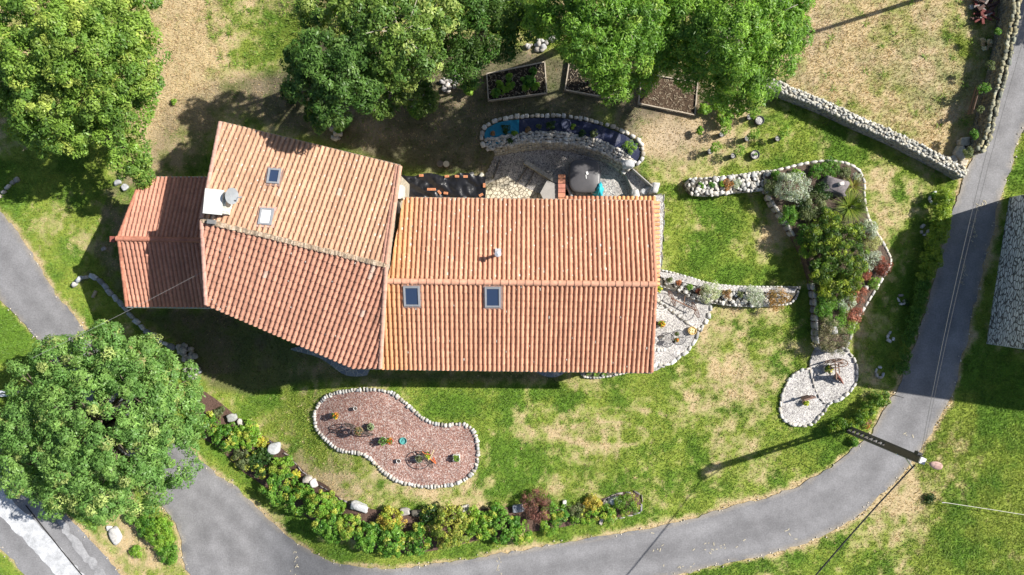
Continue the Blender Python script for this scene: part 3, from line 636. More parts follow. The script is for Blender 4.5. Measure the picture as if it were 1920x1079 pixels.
def skylight(parent, pl, corners, blind=False, name="skylight"):
    pts = [hit(x, y, pl) for x, y in corners]; n = pl[1]; c = sum(pts, Vector()) / 4; ex = ((pts[1] - pts[0]) + (pts[2] - pts[3])) / 2; ey = ((pts[3] - pts[0]) + (pts[2] - pts[1])) / 2
    w_, h_ = ex.length, ey.length; u = ex.normalized(); v = n.cross(u).normalized(); m3 = Matrix((u, v, n)).transposed(); b = .105; mb = MB(); t = .2
    for sx in (-1, 1): mb.box(c + u * sx * (w_ / 2 - b / 2) + n * .1, (b, h_, t), col=(.27, .28, .30), M3=m3)
    for sy in (-1, 1): mb.box(c + v * sy * (h_ / 2 - b / 2) + n * .1, (w_ - 2 * b - .004, b, t - .01), col=(.24, .25, .27), M3=m3)
    o = mb.build(name, 'paint', parent)
    fl = MB(); fl.box(c + n * .085, (w_ + .22, h_ + .26, .05), col=(.5, .33, .27), M3=m3); f2 = fl.build("flashing", 'metal' if not blind else 'paint', o); f2.matrix_parent_inverse = Matrix.Identity(4)
    g = MB(); g.box(c + n * .15, (w_ - 2 * b, h_ - 2 * b, .02), col=(.72, .72, .71), M3=m3); p_ = g.build("pane", 'blind' if blind else 'glass', o); p_.matrix_parent_inverse = Matrix.Identity(4)
    return o
SAL = (.575, .30, .19); SAL2 = (.54, .28, .178); PALE = (.51, .31, .205); PALE2 = (.49, .295, .19); REDT = (.50, .25, .175); REDT2 = (.46, .225, .16)
# --- the long salmon-tiled house
LE, LR = 4.6, 6.15
long_house = thing("long_house", Vector((-.2, -1, 0)), "long low house under bright salmon barrel tiles with two skylights and a flue pipe", "house")
r0, r1 = P(727, 528, LR), P(1229, 533.5, LR)
plN = plane3(r0, r1, P(985, 372, LE)); plS = plane3(r0, r1, P(960, 693, LE))
roN, uN, vN, polN = tile_roof("roof", long_house, [(757, 372), (1221, 378), (1229, 533), (727, 528)], plN, r1 - r0, .268, .43, SAL, .055, .0, alt=SAL2, ochre=P(740, 500, 5).x, specks=.22, seed=2)
roS, uS, vS, polS = tile_roof("roof", long_house, [(727, 529), (1229, 534), (1221, 698), (712, 691)], plS, r1 - r0, .268, .43, SAL, .055, .0, alt=SAL2, ochre=P(725, 600, 5).x, specks=.05, seed=3)
tag(roN, "upper slope of salmon tiles with the flue pipe"); tag(roS, "lower slope of salmon tiles with two skylights")
mb = MB(); half_pipes(mb, P(724, 527.6, LR + .06), P(1231, 533.5, LR + .06), .17, .45, col=(.58, .31, .21), var=.05); mb.build("ridge_tiles", 'tile', long_house)
mb = MB()
half_pipes(mb, P(1222, 378, LE + .1), P(1229, 532, LR + .03), .12, .42, col=(.56, .25, .16)); mb.build('verge_tiles', 'tile', long_house); mb = MB(); half_pipes(mb, P(1221.5, 697, LE + .1), P(1229, 534, LR + .03), .12, .42, col=(.56, .25, .16)); mb.build("verge_tiles", 'tile', long_house)
mb = MB()   # the lower row of tiles capping the wall past the eave and the east gable
for i in range(21):
    a = 1062 + i * 8.2; half_pipes(mb, P(a, 382, LE - .5), P(a, 369, LE - .62), .115, .5, col=(.66, .34, .15) if i > 10 else (.55, .25, .15))
for i in range(20):
    b = 381 + i * 8.0; half_pipes(mb, P(1222, b, LE - .4 + i * .066), P(1236, b, LE - .55 + i * .066), .115, .6, col=(.66, .34, .17))
mb.build("coping_tiles", 'tile', long_house)
mb = MB(); mb.tube([P(757, 371, LE - .04), P(1222, 377, LE - .04)], .05, 6, (.5, .42, .34)); mb.build('gutter', 'metal', long_house); mb = MB(); mb.tube([P(716, 692.5, LE - .04), P(1223, 699.5, LE - .04)], .045, 6, (.45, .38, .33)); mb.build("gutter", 'metal', long_house)
wp = [P(762, 380, LE), P(1216, 386, LE), P(1216, 688, LE), P(722, 682, LE)]; zz = LE - .12
walls("wall", [wp[0], wp[1], (P(1220, 533, LR).x - .12, P(1220, 533, LR).y), wp[2], wp[3]], [zz, zz, LR - .2, zz, zz], -3, long_house)
skylight(long_house, plS, [(757.5, 535.5), (788, 535.5), (788, 573), (758, 573)]); skylight(long_house, plS, [(909, 537), (939, 537), (939, 575), (909.5, 575)])
f = hit(934, 478, plN); mb = MB(); mb.box(f + Vector((0, .14, .1)), (.34, .4, .1), 0, (.7, .7, .7)); mb.tube([f, f + Vector((0, 0, .95))], .09, 12, (.62, .64, .66)); mb.lathe(f + Vector((0, 0, .93)), [(.15, 0), (.19, .04), (.17, .12), (.02, .17)], 14, (.72, .74, .76)); mb.build("flue_pipe", 'metal', long_house)
# --- the tall house in the middle, pale weathered tiles
TE, TR = 5.35, 7.25
tall = thing("tall_house", P(560, 450, 0), "tall middle house under pale weathered tiles with a white chimney and satellite dish", "house")
a0, a1 = P(375, 412, TR), P(724, 498, TR)
plU = plane3(a0, a1, P(590, 272, TE)); plL = plane3(a0, a1, P(688, 691, TE - .05))
eU = P(750, 312, TE) - P(413, 230, TE); eL = P(665, 690, TE) - P(388, 570, TE)
roU, uU, vU, polU = tile_roof("roof", tall, [(413, 230), (751, 312), (724, 497), (376, 411)], plU, eU, .285, .45, PALE, .055, .006, alt=PALE2, specks=.28, seed=5)
roL, uL, vL, polL = tile_roof("roof", tall, [(376, 413), (724, 499), (713, 690), (665, 690.5), (388, 571)], plL, eL, .285, .45, (.54, .285, .195), .06, .004, alt=(.50, .26, .18), specks=.06, seed=6)
tag(roU, "pale sun-bleached upper slope with two small skylights"); tag(roL, "redder lower slope of barrel tiles set askew")
mb = MB(); rr = random.Random(8)
for i in range(260):
    t = (i + .5) / 260; p = P(378, 413, TR + .08).lerp(P(724, 498, TR + .08), t)
    mb.box(p + Vector((rr.uniform(-.03, .03), rr.uniform(-.035, .035), rr.uniform(-.02, .015))), (.09, rr.uniform(.2, .27), .12), rr.uniform(-.35, -.05), rr.choice([(.44, .33, .23), (.36, .27, .19), (.50, .40, .30), (.28, .22, .16)]))
mb.build("mortar_ridge", 'mortar', tall)
mb = MB(); cA = (.5, .27, .2)
half_pipes(mb, P(413.5, 230, TE + .1), P(378, 411, TR + .05), .12, .45, col=(.5, .3, .24)); mb.build('verge_tiles', 'tile', tall); mb = MB(); half_pipes(mb, P(750, 313, TE + .12), P(724, 496, TR + .08), .13, .45, col=(.5, .28, .2)); mb.build('verge_tiles', 'tile', tall); mb = MB()
half_pipes(mb, P(744, 312, TE + .06), P(718, 494, TR + .02), .11, .45, col=(.44, .24, .18))
mb.build('verge_tiles', 'tile', tall); mb = MB(); half_pipes(mb, hit(388, 571, plL) + Vector((0, 0, .1)), P(378, 414, TR + .05), .12, .45, col=(.52, .3, .24)); mb.build('verge_tiles', 'tile', tall); mb = MB(); half_pipes(mb, P(713, 690, TE + .1), P(724, 500, TR + .08), .13, .45, col=(.55, .32, .24)); mb.build("verge_tiles", 'tile', tall)
mb = MB(); mb.tube([hit(389, 573, plL) - Vector((0, 0, .1)), hit(665, 692, plL) - Vector((0, 0, .1)), hit(712, 692.5, plL) - Vector((0, 0, .1))], .05, 6, (.3, .26, .24)); mb.build('gutter', 'metal', tall); mb = MB(); mb.tube([P(413, 228.5, TE), P(751, 310.5, TE)], .045, 6, (.45, .36, .3)); mb.build("gutter", 'metal', tall)
q = [hit(420, 243, plU), hit(742, 320, plU), P(722, 498, TR), hit(703, 680, plL), hit(664, 680, plL), hit(398, 564, plL), P(382, 413, TR)]
walls("wall", q, [p.z - .2 for p in q], -3.5, tall)
mb = MB(); mb.box(P(750, 362, 4.0), (.45, .8, .9), 0, (.6, .58, .54)); mb.box(P(747, 389, 4.4), (.2, .7, .06), .1, (.3, .29, .28)); mb.build("gable_return", 'paint', tall)
skylight(tall, plU, [(506, 318), (529, 320), (524, 347.5), (500, 346)]); skylight(tall, plU, [(490, 392), (515, 394), (511, 425), (485, 423)], True)
# chimney: a whitewashed block with a capping slab
pc = P(398, 378, 8.1); mb = MB(); mb.box((pc.x, pc.y, 6.9), (.86, 1.22, 2.0), -.1, (.62, .62, .58)); mb.box((pc.x + .34, pc.y - .04, 7.0), (.5, 1.1, 1.6), -.1, (.60, .60, .53)); ch = mb.build("chimney", 'mortar', tall)
mb = MB(); mb.box((pc.x, pc.y, 7.96), (.96, 1.32, .12), -.1, (.68, .69, .66)); mb.box((pc.x - .3, pc.y - 1.02, 7.45), (.42, .22, .3), -.1, (.2, .2, .2)); o = mb.build("chimney_cap", 'paint', ch); o.matrix_parent_inverse = Matrix.Identity(4)
# satellite dish on a bracket
dc = P(435, 368, 8.0); mb = MB(); nrm = Vector((.95, -.15, .42)).normalized(); ax = nrm.cross(Vector((0, 0, 1))).normalized(); ay = nrm.cross(ax); vs = [dc - nrm * .07]; m = 24
for rr_, dz in ((.22, -.045), (.44, 0)):
    for k in range(m): t = 2 * math.pi * k / m; vs.append(dc + ax * math.cos(t) * rr_ + ay * math.sin(t) * rr_ * 1.05 + nrm * dz)
mb.add(vs, [(0, 1 + k, 1 + (k + 1) % m) for k in range(m)] + [(1 + k, 1 + m + k, 1 + m + (k + 1) % m, 1 + (k + 1) % m) for k in range(m)], (.27, .29, .31))
dish = mb.build("satellite_dish", 'paint', tall, True)
mb = MB(); mb.tube([dc - nrm * .05, dc - nrm * .3, P(412, 364, 7.5)], .022, 6, (.5, .5, .5)); mb.tube([dc + ay * .4, dc + nrm * .5 + ay * .1], .012, 5, (.4, .4, .4)); mb.box(dc + nrm * .52 + ay * .08, (.16, .07, .07), .2, (.6, .6, .6))
o = mb.build("dish_arm", 'metal', dish); o.matrix_parent_inverse = Matrix.Identity(4)
# --- the red-tiled annex at the west end
AE, AR = 1.2, 2.75
ann = thing("annex_house", P(300, 450, -2), "low annex at the left end under darker red tiles, mostly in shade", "house")
b0, b1 = P(222, 448, AR), P(386, 451, AR); plA = plane3(b0, b1, P(320, 334, AE)); plB = plane3(b0, b1, P(310, 575, AE))
rA, *_ = tile_roof("roof", ann, [(266, 334), (392, 334), (392, 451), (221, 448)], plA, b1 - b0, .262, .42, REDT, .05, .0, alt=REDT2, seed=8)
rB, *_ = tile_roof("roof", ann, [(222, 449), (392, 452), (405, 575), (237, 574)], plB, b1 - b0, .262, .42, REDT, .05, .0, alt=REDT2, seed=9)
tag(rA, "upper slope with a sunlit strip at its left edge"); tag(rB, "fully shaded lower slope of red tiles")
mb = MB(); half_pipes(mb, P(219, 447.8, AR + .06), P(384, 451, AR + .06), .16, .45, col=(.42, .18, .12)); mb.build("ridge_tiles", 'tile', ann)
mb = MB(); half_pipes(mb, P(266, 334, AE + .08), P(222, 447, AR + .03), .11, .42, col=(.42, .18, .12)); mb.build('verge_tiles', 'tile', ann); mb = MB(); half_pipes(mb, P(238, 574, AE + .08), P(223, 450, AR + .03), .11, .42, col=(.42, .18, .12)); mb.build("verge_tiles", 'tile', ann); mb = MB(); mb.box(P(213, 449, 2.3), (.3, .35, .3), 0, (.3, .1, .08)); mb.build("ridge_end", 'tile', ann)
mb = MB(); mb.tube([P(238, 576, AE - .03), P(411, 578, AE - .03)], .055, 8, (.55, .58, .6)); mb.build('gutter', 'metal', ann); mb = MB(); mb.tube([P(268, 332.6, AE), P(388, 332.6, AE)], .045, 6, (.5, .5, .5)); mb.build("gutter", 'metal', ann)
q = [P(268, 343, AE), P(386, 343, AE), P(400, 568, AE), P(246, 566, AE), P(232, 450, AR)]; walls("wall", q, [AE - .12] * 4 + [AR - .2], -4, ann)
# --- the big stone building east of the road; only its west wall is in the picture
bar = thing("stone_barn", P(1900, 500, 0), "tall building of pale coursed rubble standing beyond the road at the right edge", "building")
w0, w1, w2 = P(1893, 370), P(1871, 508), P(1850, 645); dx = Vector((math.cos(R(-8.7)), math.sin(R(-8.7)), 0)) * 11
mb = MB(); A_, B_, C_ = w0.to_tuple(), w1.to_tuple(), w2.to_tuple(); hA, hB, hC = 6.2, 8.2, 7.6
vs = [w0, w1, w2, w2 + dx, w1 + dx, w0 + dx]; hs = [hA, hB, hC, hC, hB, hA]
V_ = [Vector((p.x, p.y, -.3)) for p in vs] + [Vector((p.x, p.y, h)) for p, h in zip(vs, hs)]
mb.add(V_, [(i, (i + 1) % 6, 6 + (i + 1) % 6, 6 + i) for i in range(6)], (.5, .5, .5)); mb.build("wall", 'rubblewall', bar)
up = Vector((0, 0, .12)); mb = MB(); R_ = [Vector((p.x, p.y, h)) + up for p, h in zip(vs, hs)]; R2 = [p + Vector((0, 0, .12)) for p in R_]
for a, b, c, d in ((0, 1, 4, 5), (1, 2, 3, 4)):
    mb.add([R_[a], R_[b], R_[c], R_[d], R2[a], R2[b], R2[c], R2[d]], [(4, 5, 6, 7), (3, 2, 1, 0), (0, 1, 5, 4), (1, 2, 6, 5), (2, 3, 7, 6), (3, 0, 4, 7)], (.17, .18, .2))
mb.build("roof", 'tile', bar)
# ------------------------------------------------------------------ terrace behind the long house (sunk a metre below the lawn)
TZ = -1.0
def Pz(l, z): return [P(x, y, z) for x, y in l]
terr_low = [(915,286),(985,268),(1040,262),(1100,270),(1150,292),(1176,316),(1196,385),(1200,430),(895,430),(900,372),(905,325)]
struct(draped("terrace", terr_low, 'grey_gravel', z=TZ, cell=2))
st2 = [(1170,312),(1190,318),(1212,352),(1204,430),(1188,430),(1190,376)]
o = struct(draped("terrace_step", [(1172,316),(1190,320),(1233,360),(1228,430),(1196,430),(1193,374)], 'white_gravel', z=-.55, cell=2)); 
struct(draped("paved_terrace", [(912,345),(950,330),(985,352),(1020,366),(1014,384),(1014,420),(908,420),(909,372)], 'crazy', z=TZ + .03, cell=2))
def board(name, a, b, z0, z1, th, label, cat, col=(.34, .33, .31), mat='paint', n=1):
    A, B = P(*a, z1), P(*b, z1); d = B - A; m = (A + B) / 2; mb = MB()
    L = d.length / n
    for i in range(n):
        c = A + d * ((i + .5) / n); k = random.uniform(.85, 1.15); mb.box((c.x, c.y, (z0 + z1) / 2), (L - (.012 if n > 1 else 0), th, z1 - z0 + (random.uniform(-.015, .015) if n > 1 else 0)), math.atan2(d.y, d.x), tuple(x * k for x in col))
    return tag(mb.build(name, mat), label, cat)
board("retaining_board", (1187,317), (1232,357), -1.1, .06, .06, "long grey retaining board along the lawn edge above the gravel step", "retaining board", (.4, .38, .35))
board("retaining_board", (1171,320), (1194,372), -1.1, -.5, .06, "shorter retaining board down in the gravel terrace right of the hot tub", "retaining board", (.4, .38, .35))
board("retaining_wall", (984,303), (1047,343), -1.1, -.45, .26, "row of square concrete blocks stepping down beside the hot tub", "low wall", (.38, .36, .32), 'stone', 7)
for i, (x, y) in enumerate([(962, 318), (1000, 335), (1012, 348), (985, 322)][:3]):
    A = P(x, y - 12, TZ + .02); mb = MB(); a = [(938,300),(990,312),(1003,318)][i]; b = [(925,335),(968,345),(988,350)][i]
    A, B = P(*a, TZ + .06), P(*b, TZ + .06); d = B - A; c = (A + B) / 2; mb.box(c, (d.length, .07, .16), math.atan2(d.y, d.x), (.16, .14, .12))
    tag(mb.build("step_edge", 'wood'), ["dark timber step edge nearest the left side of the gravel terrace", "middle dark timber step edge in the gravel terrace", "dark timber step edge close to the concrete block row"][i], "step edge", "timber step edges in the terrace")
o = stone_wall("curved dry stone retaining wall between the lined planting bed and the gravel terrace", [(912,279),(945,272),(985,266),(1040,264),(1095,273),(1135,287),(1165,304),(1180,317)], .62, 1.1, (.42, .38, .32), TZ, .22, topcol=(.55, .50, .43), batter=.28)
# stones at the corners of the terrace
for i, (x, y, s, z, lb) in enumerate([(1176,309,.75,.05,"largest white boulder at the right end of the curved terrace wall"),(1170,322,.35,-.4,"small white stone just below the big white boulder"),(1190,365,.6,-.5,"white boulder at the foot of the gravel step by the roof edge"),(1206,360,.42,-.5,"narrow pale stone standing in the middle of the step end"),(1215,357,.45,-.5,"pale stone next to the corner boulder of the gravel step"),(1226,355,.75,-.3,"grey-white corner boulder where the step meets the lawn")]):
    boulder(x, y, s, s * .75, s * .7, i * .9, lb, (.66, .63, .56), z=z, group="pale boulders round the terrace")
# hot tub --------------------------------------------------------------
def rsq(c, a, b, n=40, p=3.6):
    out = []
    for k in range(n):
        t = 2 * math.pi * k / n; ct, st = math.cos(t), math.sin(t); out.append(Vector((c.x + math.copysign(abs(ct) ** (2 / p), ct) * a, c.y + math.copysign(abs(st) ** (2 / p), st) * b, 0)))
    return out
tc = P(1096.5, 330, 0); tub = thing("hot_tub", Vector((tc.x, tc.y, TZ)), "square grey hot tub with rounded corners under its padded cover on the gravel terrace", "hot tub")
def stack(mb, rings, col, cap=True):
    n = len(rings[0]); vs = [p for r in rings for p in r]
    fs = [(i * n + k, i * n + (k + 1) % n, (i + 1) * n + (k + 1) % n, (i + 1) * n + k) for i in range(len(rings) - 1) for k in range(n)]
    if cap: fs.append(tuple((len(rings) - 1) * n + k for k in range(n)))
    mb.add(vs, fs, col)
def ringz(a, b, z, p=3.6): return [Vector((v.x, v.y, z)) for v in rsq(tc, a, b, p=p)]
mb = MB(); stack(mb, [ringz(.93, .99, TZ), ringz(.95, 1.01, -.2), ringz(.96, 1.02, -.18)], (.05, .05, .055)); mb.build("cabinet", 'plastic', tub)
mb = MB(); stack(mb, [ringz(1.0, 1.06, -.28), ringz(1.02, 1.08, -.1), ringz(.98, 1.04, -.04), ringz(.86, .92, -.005), ringz(.5, .54, .05), ringz(.05, .05, .09)], (.085, .082, .088)); mb.build("cover", 'vinyl', tub, True)
mb = MB(); mb.box(P(1101, 325, .12), (.13, .2, .03), .3, (.8, .8, .8)); mb.box(P(1099, 332, .12), (.05, .25, .02), .1, (.7, .7, .7)); mb.build("cover_tag", 'paint', tub)
mb = MB(); mb.tube([P(1061, 346, -.5), P(1067, 358, -.5), P(1072, 368, -.5)], .09, 8, (.36, .38, .38)); tag(mb.build("cover_lifter_arm", 'paint'), "short grey tube leaning between the brick pillar and the hot tub", "tube")
mb = MB(); mb.lathe(P(1063, 362, TZ), [(.02, 0), (.19, 0), (.24, .4), (.2, .4), (.18, .05)], 14, (.28, .36, .36)); tag(mb.build("bucket", 'clay'), "small grey-green bucket beside the brick pillar", "bucket")
mb = MB(); A = P(1053, 358, -.3)
for k in range(9):
    for s_ in (-1, 1): mb.box((A.x + s_ * .11, A.y, TZ + .05 + k * .085), (.2, .44, .075), 0, stone_col((.36, .12, .08), .15))
for k in range(7): mb.box((A.x, A.y - .9 + k * .3, -.22 + .01 * k), (.46, .27, .07), 0, stone_col((.5, .2, .13), .15))
tag(mb.build("brick_pillar", 'tile'), "red brick pillar with clay copings beside the hot tub", "pillar")
o = draped("concrete_slab", [(1026, 338), (1048, 348), (1049, 381), (1022, 381), (1013, 362)], 'paint', z=-.35, cell=3, thick=.6, col=(.33, .31, .29)); tag(o, "smooth grey concrete slab left of the brick pillar", "slab")
# turquoise cloth draped over a support
def drape(label):
    mb = MB(); n = 14; c = P(1121, 352, TZ); rings = []
    for k, (rr_, z) in enumerate([(.46, .1), (.40, .5), (.32, .85), (.22, 1.1), (.06, 1.2)]):
        ring = []
        for j in range(28):
            t = 2 * math.pi * j / 28; w_ = 1 + .16 * math.sin(t * 6 + k) + .08 * math.sin(t * 11); ring.append(Vector((c.x + math.cos(t) * rr_ * .75 * w_ , c.y - .25 + math.sin(t) * rr_ * 1.35 * w_, c.z + z)))
        rings.append(ring)
    stack(mb, rings, (.03, .42, .52)); tag(mb.build("draped_cover", 'cloth', None, True), label, "cover")
drape("turquoise cloth cover draped to a point between the hot tub and the eave")
mb = MB(); mb.tube([P(1109, 362, -.6), P(1128, 366, -.2)], .03, 6, (.7, .7, .68)); tag(mb.build("white_pole", 'paint'), "short white pole lying under the turquoise cover", "pole")
# black plastic over the strip by the wall, held by bricks -----------------
def tarp():
    nx, ny = 60, 18; V = np.zeros((ny, nx, 3)); 
    for j in range(ny):
        for i in range(nx):
            px = 754 + 156 * i / (nx - 1) + (vn(i, j, 5, 1) - .5) * 3; py = 329 + 50 * j / (ny - 1) + (3 * math.sin(i * .25) if j < 3 else 0)
            p = P(px, py); z = .05 + .32 * fbm(p.x * 1.0 + p.y * .5, p.y, .55, 2, 4) ** 1.4 + .10 * abs(math.sin(p.x * 2.2 + p.y * 3 + 2 * float(vn(p.x, p.y, .8, 1)))); V[j, i] = (p.x, p.y, z)
    idx = (np.arange(ny - 1)[:, None] * nx + np.arange(nx - 1)[None]).ravel(); F = np.stack([idx, idx + nx, idx + nx + 1, idx + 1], 1)
    return np_mesh("plastic_sheet", V.reshape(-1, 3), F, np.tile((.012, .012, .014), (len(F), 1)), 'plastic', None, False)
tag(tarp(), "crumpled black plastic sheet laid between the tall house and the terrace", "plastic sheet")
bl = ["at the top edge of the black sheet near the tall house", "lying alone on the upper edge where the two sheets meet", "second from the left on the upper right edge of the black sheet", "third from the left on the upper right edge of the black sheet", "left one of the touching pair in the lower middle of the black sheet", "right one of the touching pair in the lower middle of the black sheet", "tilted one beside the pair on the black sheet", "pale orange one in the centre of the lower edge of the black sheet", "small upright one on the right edge of the black sheet", "in the lower right corner of the black sheet"]
for i, (x, y, a) in enumerate([(790,329.5,0),(838,331,.1),(857,331,0),(873,331.5,0),(805,355.5,0),(813,355.5,0),(824,361,-.9),(836,362.5,-.1),(908,348,1.57),(902,366,.5)]):
    mb = MB(); p = P(x, y, .3); mb.box(p, (.27, .15, .09), a, (.62, .27, .14)); mb.box(p + Vector((0, 0, .047)), (.2, .085, .006), a, (.45, .19, .10)); tag(mb.build("brick", 'tile'), "orange brick " + bl[i], "brick", "bricks weighing down the black sheet")
boulder(884, 327, .32, .22, .2, .4, "small grey stone at the top right of the black sheet", GREY); boulder(902, 331, .42, .26, .24, 1, "pale wedge-shaped stone at the right top corner of the black sheet", WHITE)
for x, y, c1, lb in ((837.5, 309.5, (.55, .48, .36), "pale sawn log stump standing upright behind the tall house"), (826, 309, (.14, .12, .10), "dark hollow stump left of the pale log stump")):
    p = G(x, y); mb = MB(); mb.tube([p, p + Vector((0, 0, .32))], .22, 14, (.18, .14, .10)); root = thing("log_stump", p, lb, "log stump"); mb.build("trunk", 'bark', root)
    mb = MB(); mb.lathe(p + Vector((0, 0, .322)), [(.2, 0), (.15, .006), (.001, .008)], 14, c1); mb.build("cut_face", 'wood', root)
# ------------------------------------------------------------------ lined planting bed behind the curved wall
cy = [p for p in [(907,254),(913,241),(931,231),(955,226),(973,224),(973,264),(950,268),(915,272)]]
nv = [(973,224),(1000,222),(1050,222),(1090,227),(1130,237),(1168,252),(1194,268),(1202,285),(1196,300),(1184,311),(1170,306),(1150,292),(1125,279),(1080,264),(1040,257),(985,258),(973,262)]
o = draped("bed_liner", cy, 'liner', .05, (.005, .20, .33), cell=.35, noise=.16); tag(o, "bright blue woven liner covering the left end of the curved bed", "liner")
o = draped("bed_liner", nv, 'liner', .05, (.016, .022, .062), cell=.35, noise=.16); tag(o, "dark navy woven liner covering most of the curved bed", "liner")
stone_edging("row of white stones around the blue and navy lined bed", [(908,276),(903,262),(905,246),(916,234),(935,226),(960,221),(1000,218),(1050,218),(1090,223),(1130,233),(1170,248),(1197,264),(1206,283),(1202,300),(1188,313)], False, .36, .3, .26, (.60, .55, .47))
GRN = [(.06, .16, .02), (.10, .22, .025), (.14, .26, .04)]; DKG = [(.02, .055, .012), (.035, .08, .015), (.05, .10, .02)]
YEL = [(.13, .26, .03), (.19, .32, .04), (.25, .31, .05)]; LIME = [(.15, .28, .03), (.21, .33, .04), (.11, .22, .025)]; SIL = [(.34, .38, .31), (.44, .47, .41), (.27, .32, .25)]; RED = [(.20, .06, .045), (.30, .09, .06), (.13, .05, .035)]; BRN = [(.30, .19, .10), (.22, .15, .08), (.4, .2, .07)]; OLV = [(.12, .15, .06), (.17, .2, .09), (.08, .11, .04)]
seedc = [100]
def shrub(px, py, r, label, cols, h=None, lsize=.09, n=None, name="shrub", cat="shrub", group=None, lobes=3, tip=None, tipp=0, asp=.5, z=None, ell=1.0, up=.6, zofs=0.0):
    """small shrub: several leafy lobes on short stems; r in pixels"""
    seedc[0] += 1; rr = random.Random(seedc[0]); h = h if h is not None else r / PPM * 1.1; rw = r / PPM
    p = G(px, py, h * .5) if z is None else P(px, py, z + h * .5); base = p - Vector((0, 0, h * .5)) 
    root = thing(name, base, label, cat, group); L_ = [(p.x, p.y, base.z + h * .45, rw * .72)]
    for k in range(lobes):
        a = 2 * math.pi * k / lobes + rr.uniform(0, 1); q = rw * rr.uniform(.38, .62); L_.append((p.x + math.cos(a) * q * ell, p.y + math.sin(a) * q / ell, base.z + h * rr.uniform(.3, .55), rw * rr.uniform(.38, .52)))
    ns = n or int(14 + 95 * rw * rw); leaves("foliage", L_, ns, 46, lsize * 1.05, cols, root, asp, max(.09, min(.2, rw * .36)), upb=up, tip=tip, tipp=tipp, seed=seedc[0], flat=min(1.0, h / rw * .8))
    mb = MB()
    for k in range(4): l = L_[k % len(L_)]; mb.tube([base + Vector((rr.uniform(-.04, .04), rr.uniform(-.04, .04), -.03)), Vector(l[:3])], .022, 5, (.14, .10, .07), r2=.008)
    mb.build("stem", 'bark', root); return root
def tuft(px, py, r, label, cols, length=.5, n=120, name="grass_clump", cat="plant", group=None, z=None, lean=.7, width=.025, droop=.6):
    seedc[0] += 1; p = G(px, py) if z is None else P(px, py, z); o = blades(name, [tuple(p)], n, length, width, cols, None, lean, r / PPM * .35, seedc[0], 3, 'grass', droop); return tag(o, label, cat, group)
for x, y, r, c, lb in ((949,241,9,DKG,"darker bushy plant in the middle of the bright blue liner"),(964,249.5,4.5,LIME,"small lime green plant near the right edge of the bright blue liner"),(956,265,6,DKG,"dark plant at the lower edge of the bright blue liner"),(1034,237,9,DKG,"dark round plant on the navy liner left of centre"),(1091,252,8,DKG,"dark plant on the navy liner above the wall"),(1113,251,8,OLV,"olive plant on the navy liner right of the dark one"),(1181,275,12,LIME,"bright green leafy plant at the right end of the navy liner"),(989,243,5,BRN,"small dry brownish plant on the left of the navy liner"),(1010,238,4,OLV,"tiny pale seedling near the top of the navy liner"),(1074,237,4,YEL,"tiny yellowish seedling on the navy liner beside the pale bowl"),(924,251,4,BRN,"little dry plant at the left of the bright blue liner")):
    shrub(x, y, r, lb, c, name="bed_plant", cat="plant", group="plants in the lined bed", lsize=.07)
mb = MB(); p = G(1061, 234, .1); mb.lathe(p, [(.05, 0), (.25, .0), (.33, .14), (.29, .15), (.22, .04), (.02, .03)], 16, (.10, .11, .17)); tag(mb.build("bowl", 'clay'), "blue-grey bowl standing on the navy liner", "bowl")
boulder(1056, 240, .2, .14, .12, .3, "small white stone beside the blue-grey bowl on the navy liner", (.7, .68, .64))
# ------------------------------------------------------------------ raised vegetable beds
def vegbed(pts, label, plants, soilcol, seedn, dry=False):
    W = [G(x, y) for x, y in pts]; root = thing("vegetable_bed", W[0].copy(), label, "vegetable bed"); n = len(W)
    for i in range(n):
        a, b = W[i], W[(i + 1) % n]; d = b - a; c = (a + b) / 2; mb = MB(); mb.box((c.x, c.y, c.z + .15), (d.length + .03, .07, .3), math.atan2(d.y, d.x), (.42, .36, .28)); mb.build("side_board", 'wood', root)
    draped("soil", pts, 'soil', .2, soilcol, cell=.3, noise=.12, parent=root)
    r = random.Random(seedn); mb = MB()
    for x, y in scatter_in(pts, 420, seedn):
        p = G(x, y, .25); mb.box(p, (r.uniform(.04, .2), .018, .015), r.uniform(0, 3.1), r.choice([(.4, .33, .22), (.2, .15, .1), (.5, .42, .3)]))
    o = mb.build("dead_stalks", 'wood', root); o['kind'] = 'stuff'
    return root
vegbed([(913,141),(1021,119),(1025,177),(916,191)], "raised timber vegetable bed with green leafy plants, leftmost of the three", [], (.035, .028, .022), 1)
vegbed([(1068,112),(1165,128),(1167,191),(1059,171)], "raised timber vegetable bed of bare black soil, middle of the three", [], (.03, .025, .02), 2)
vegbed([(1202,140),(1306,157),(1301,218),(1196,196)], "raised timber vegetable bed full of dry stalks, rightmost of the three", [], (.09, .062, .042), 3)
k = 0
for x, y, r in ((930,174,9),(945,168,8),(958,160,7),(992,153,13),(1004,160,8),(985,165,7),(1000,133,6),(955,145,6),(937,158,6)):
    shrub(x, y, r, "leafy green vegetable plant in the left timber bed", LIME if k % 3 else GRN, name="vegetable_plant", cat="vegetable plant", group="vegetable plants in the left bed", lsize=.16, asp=.6, h=.5, n=16); k += 1
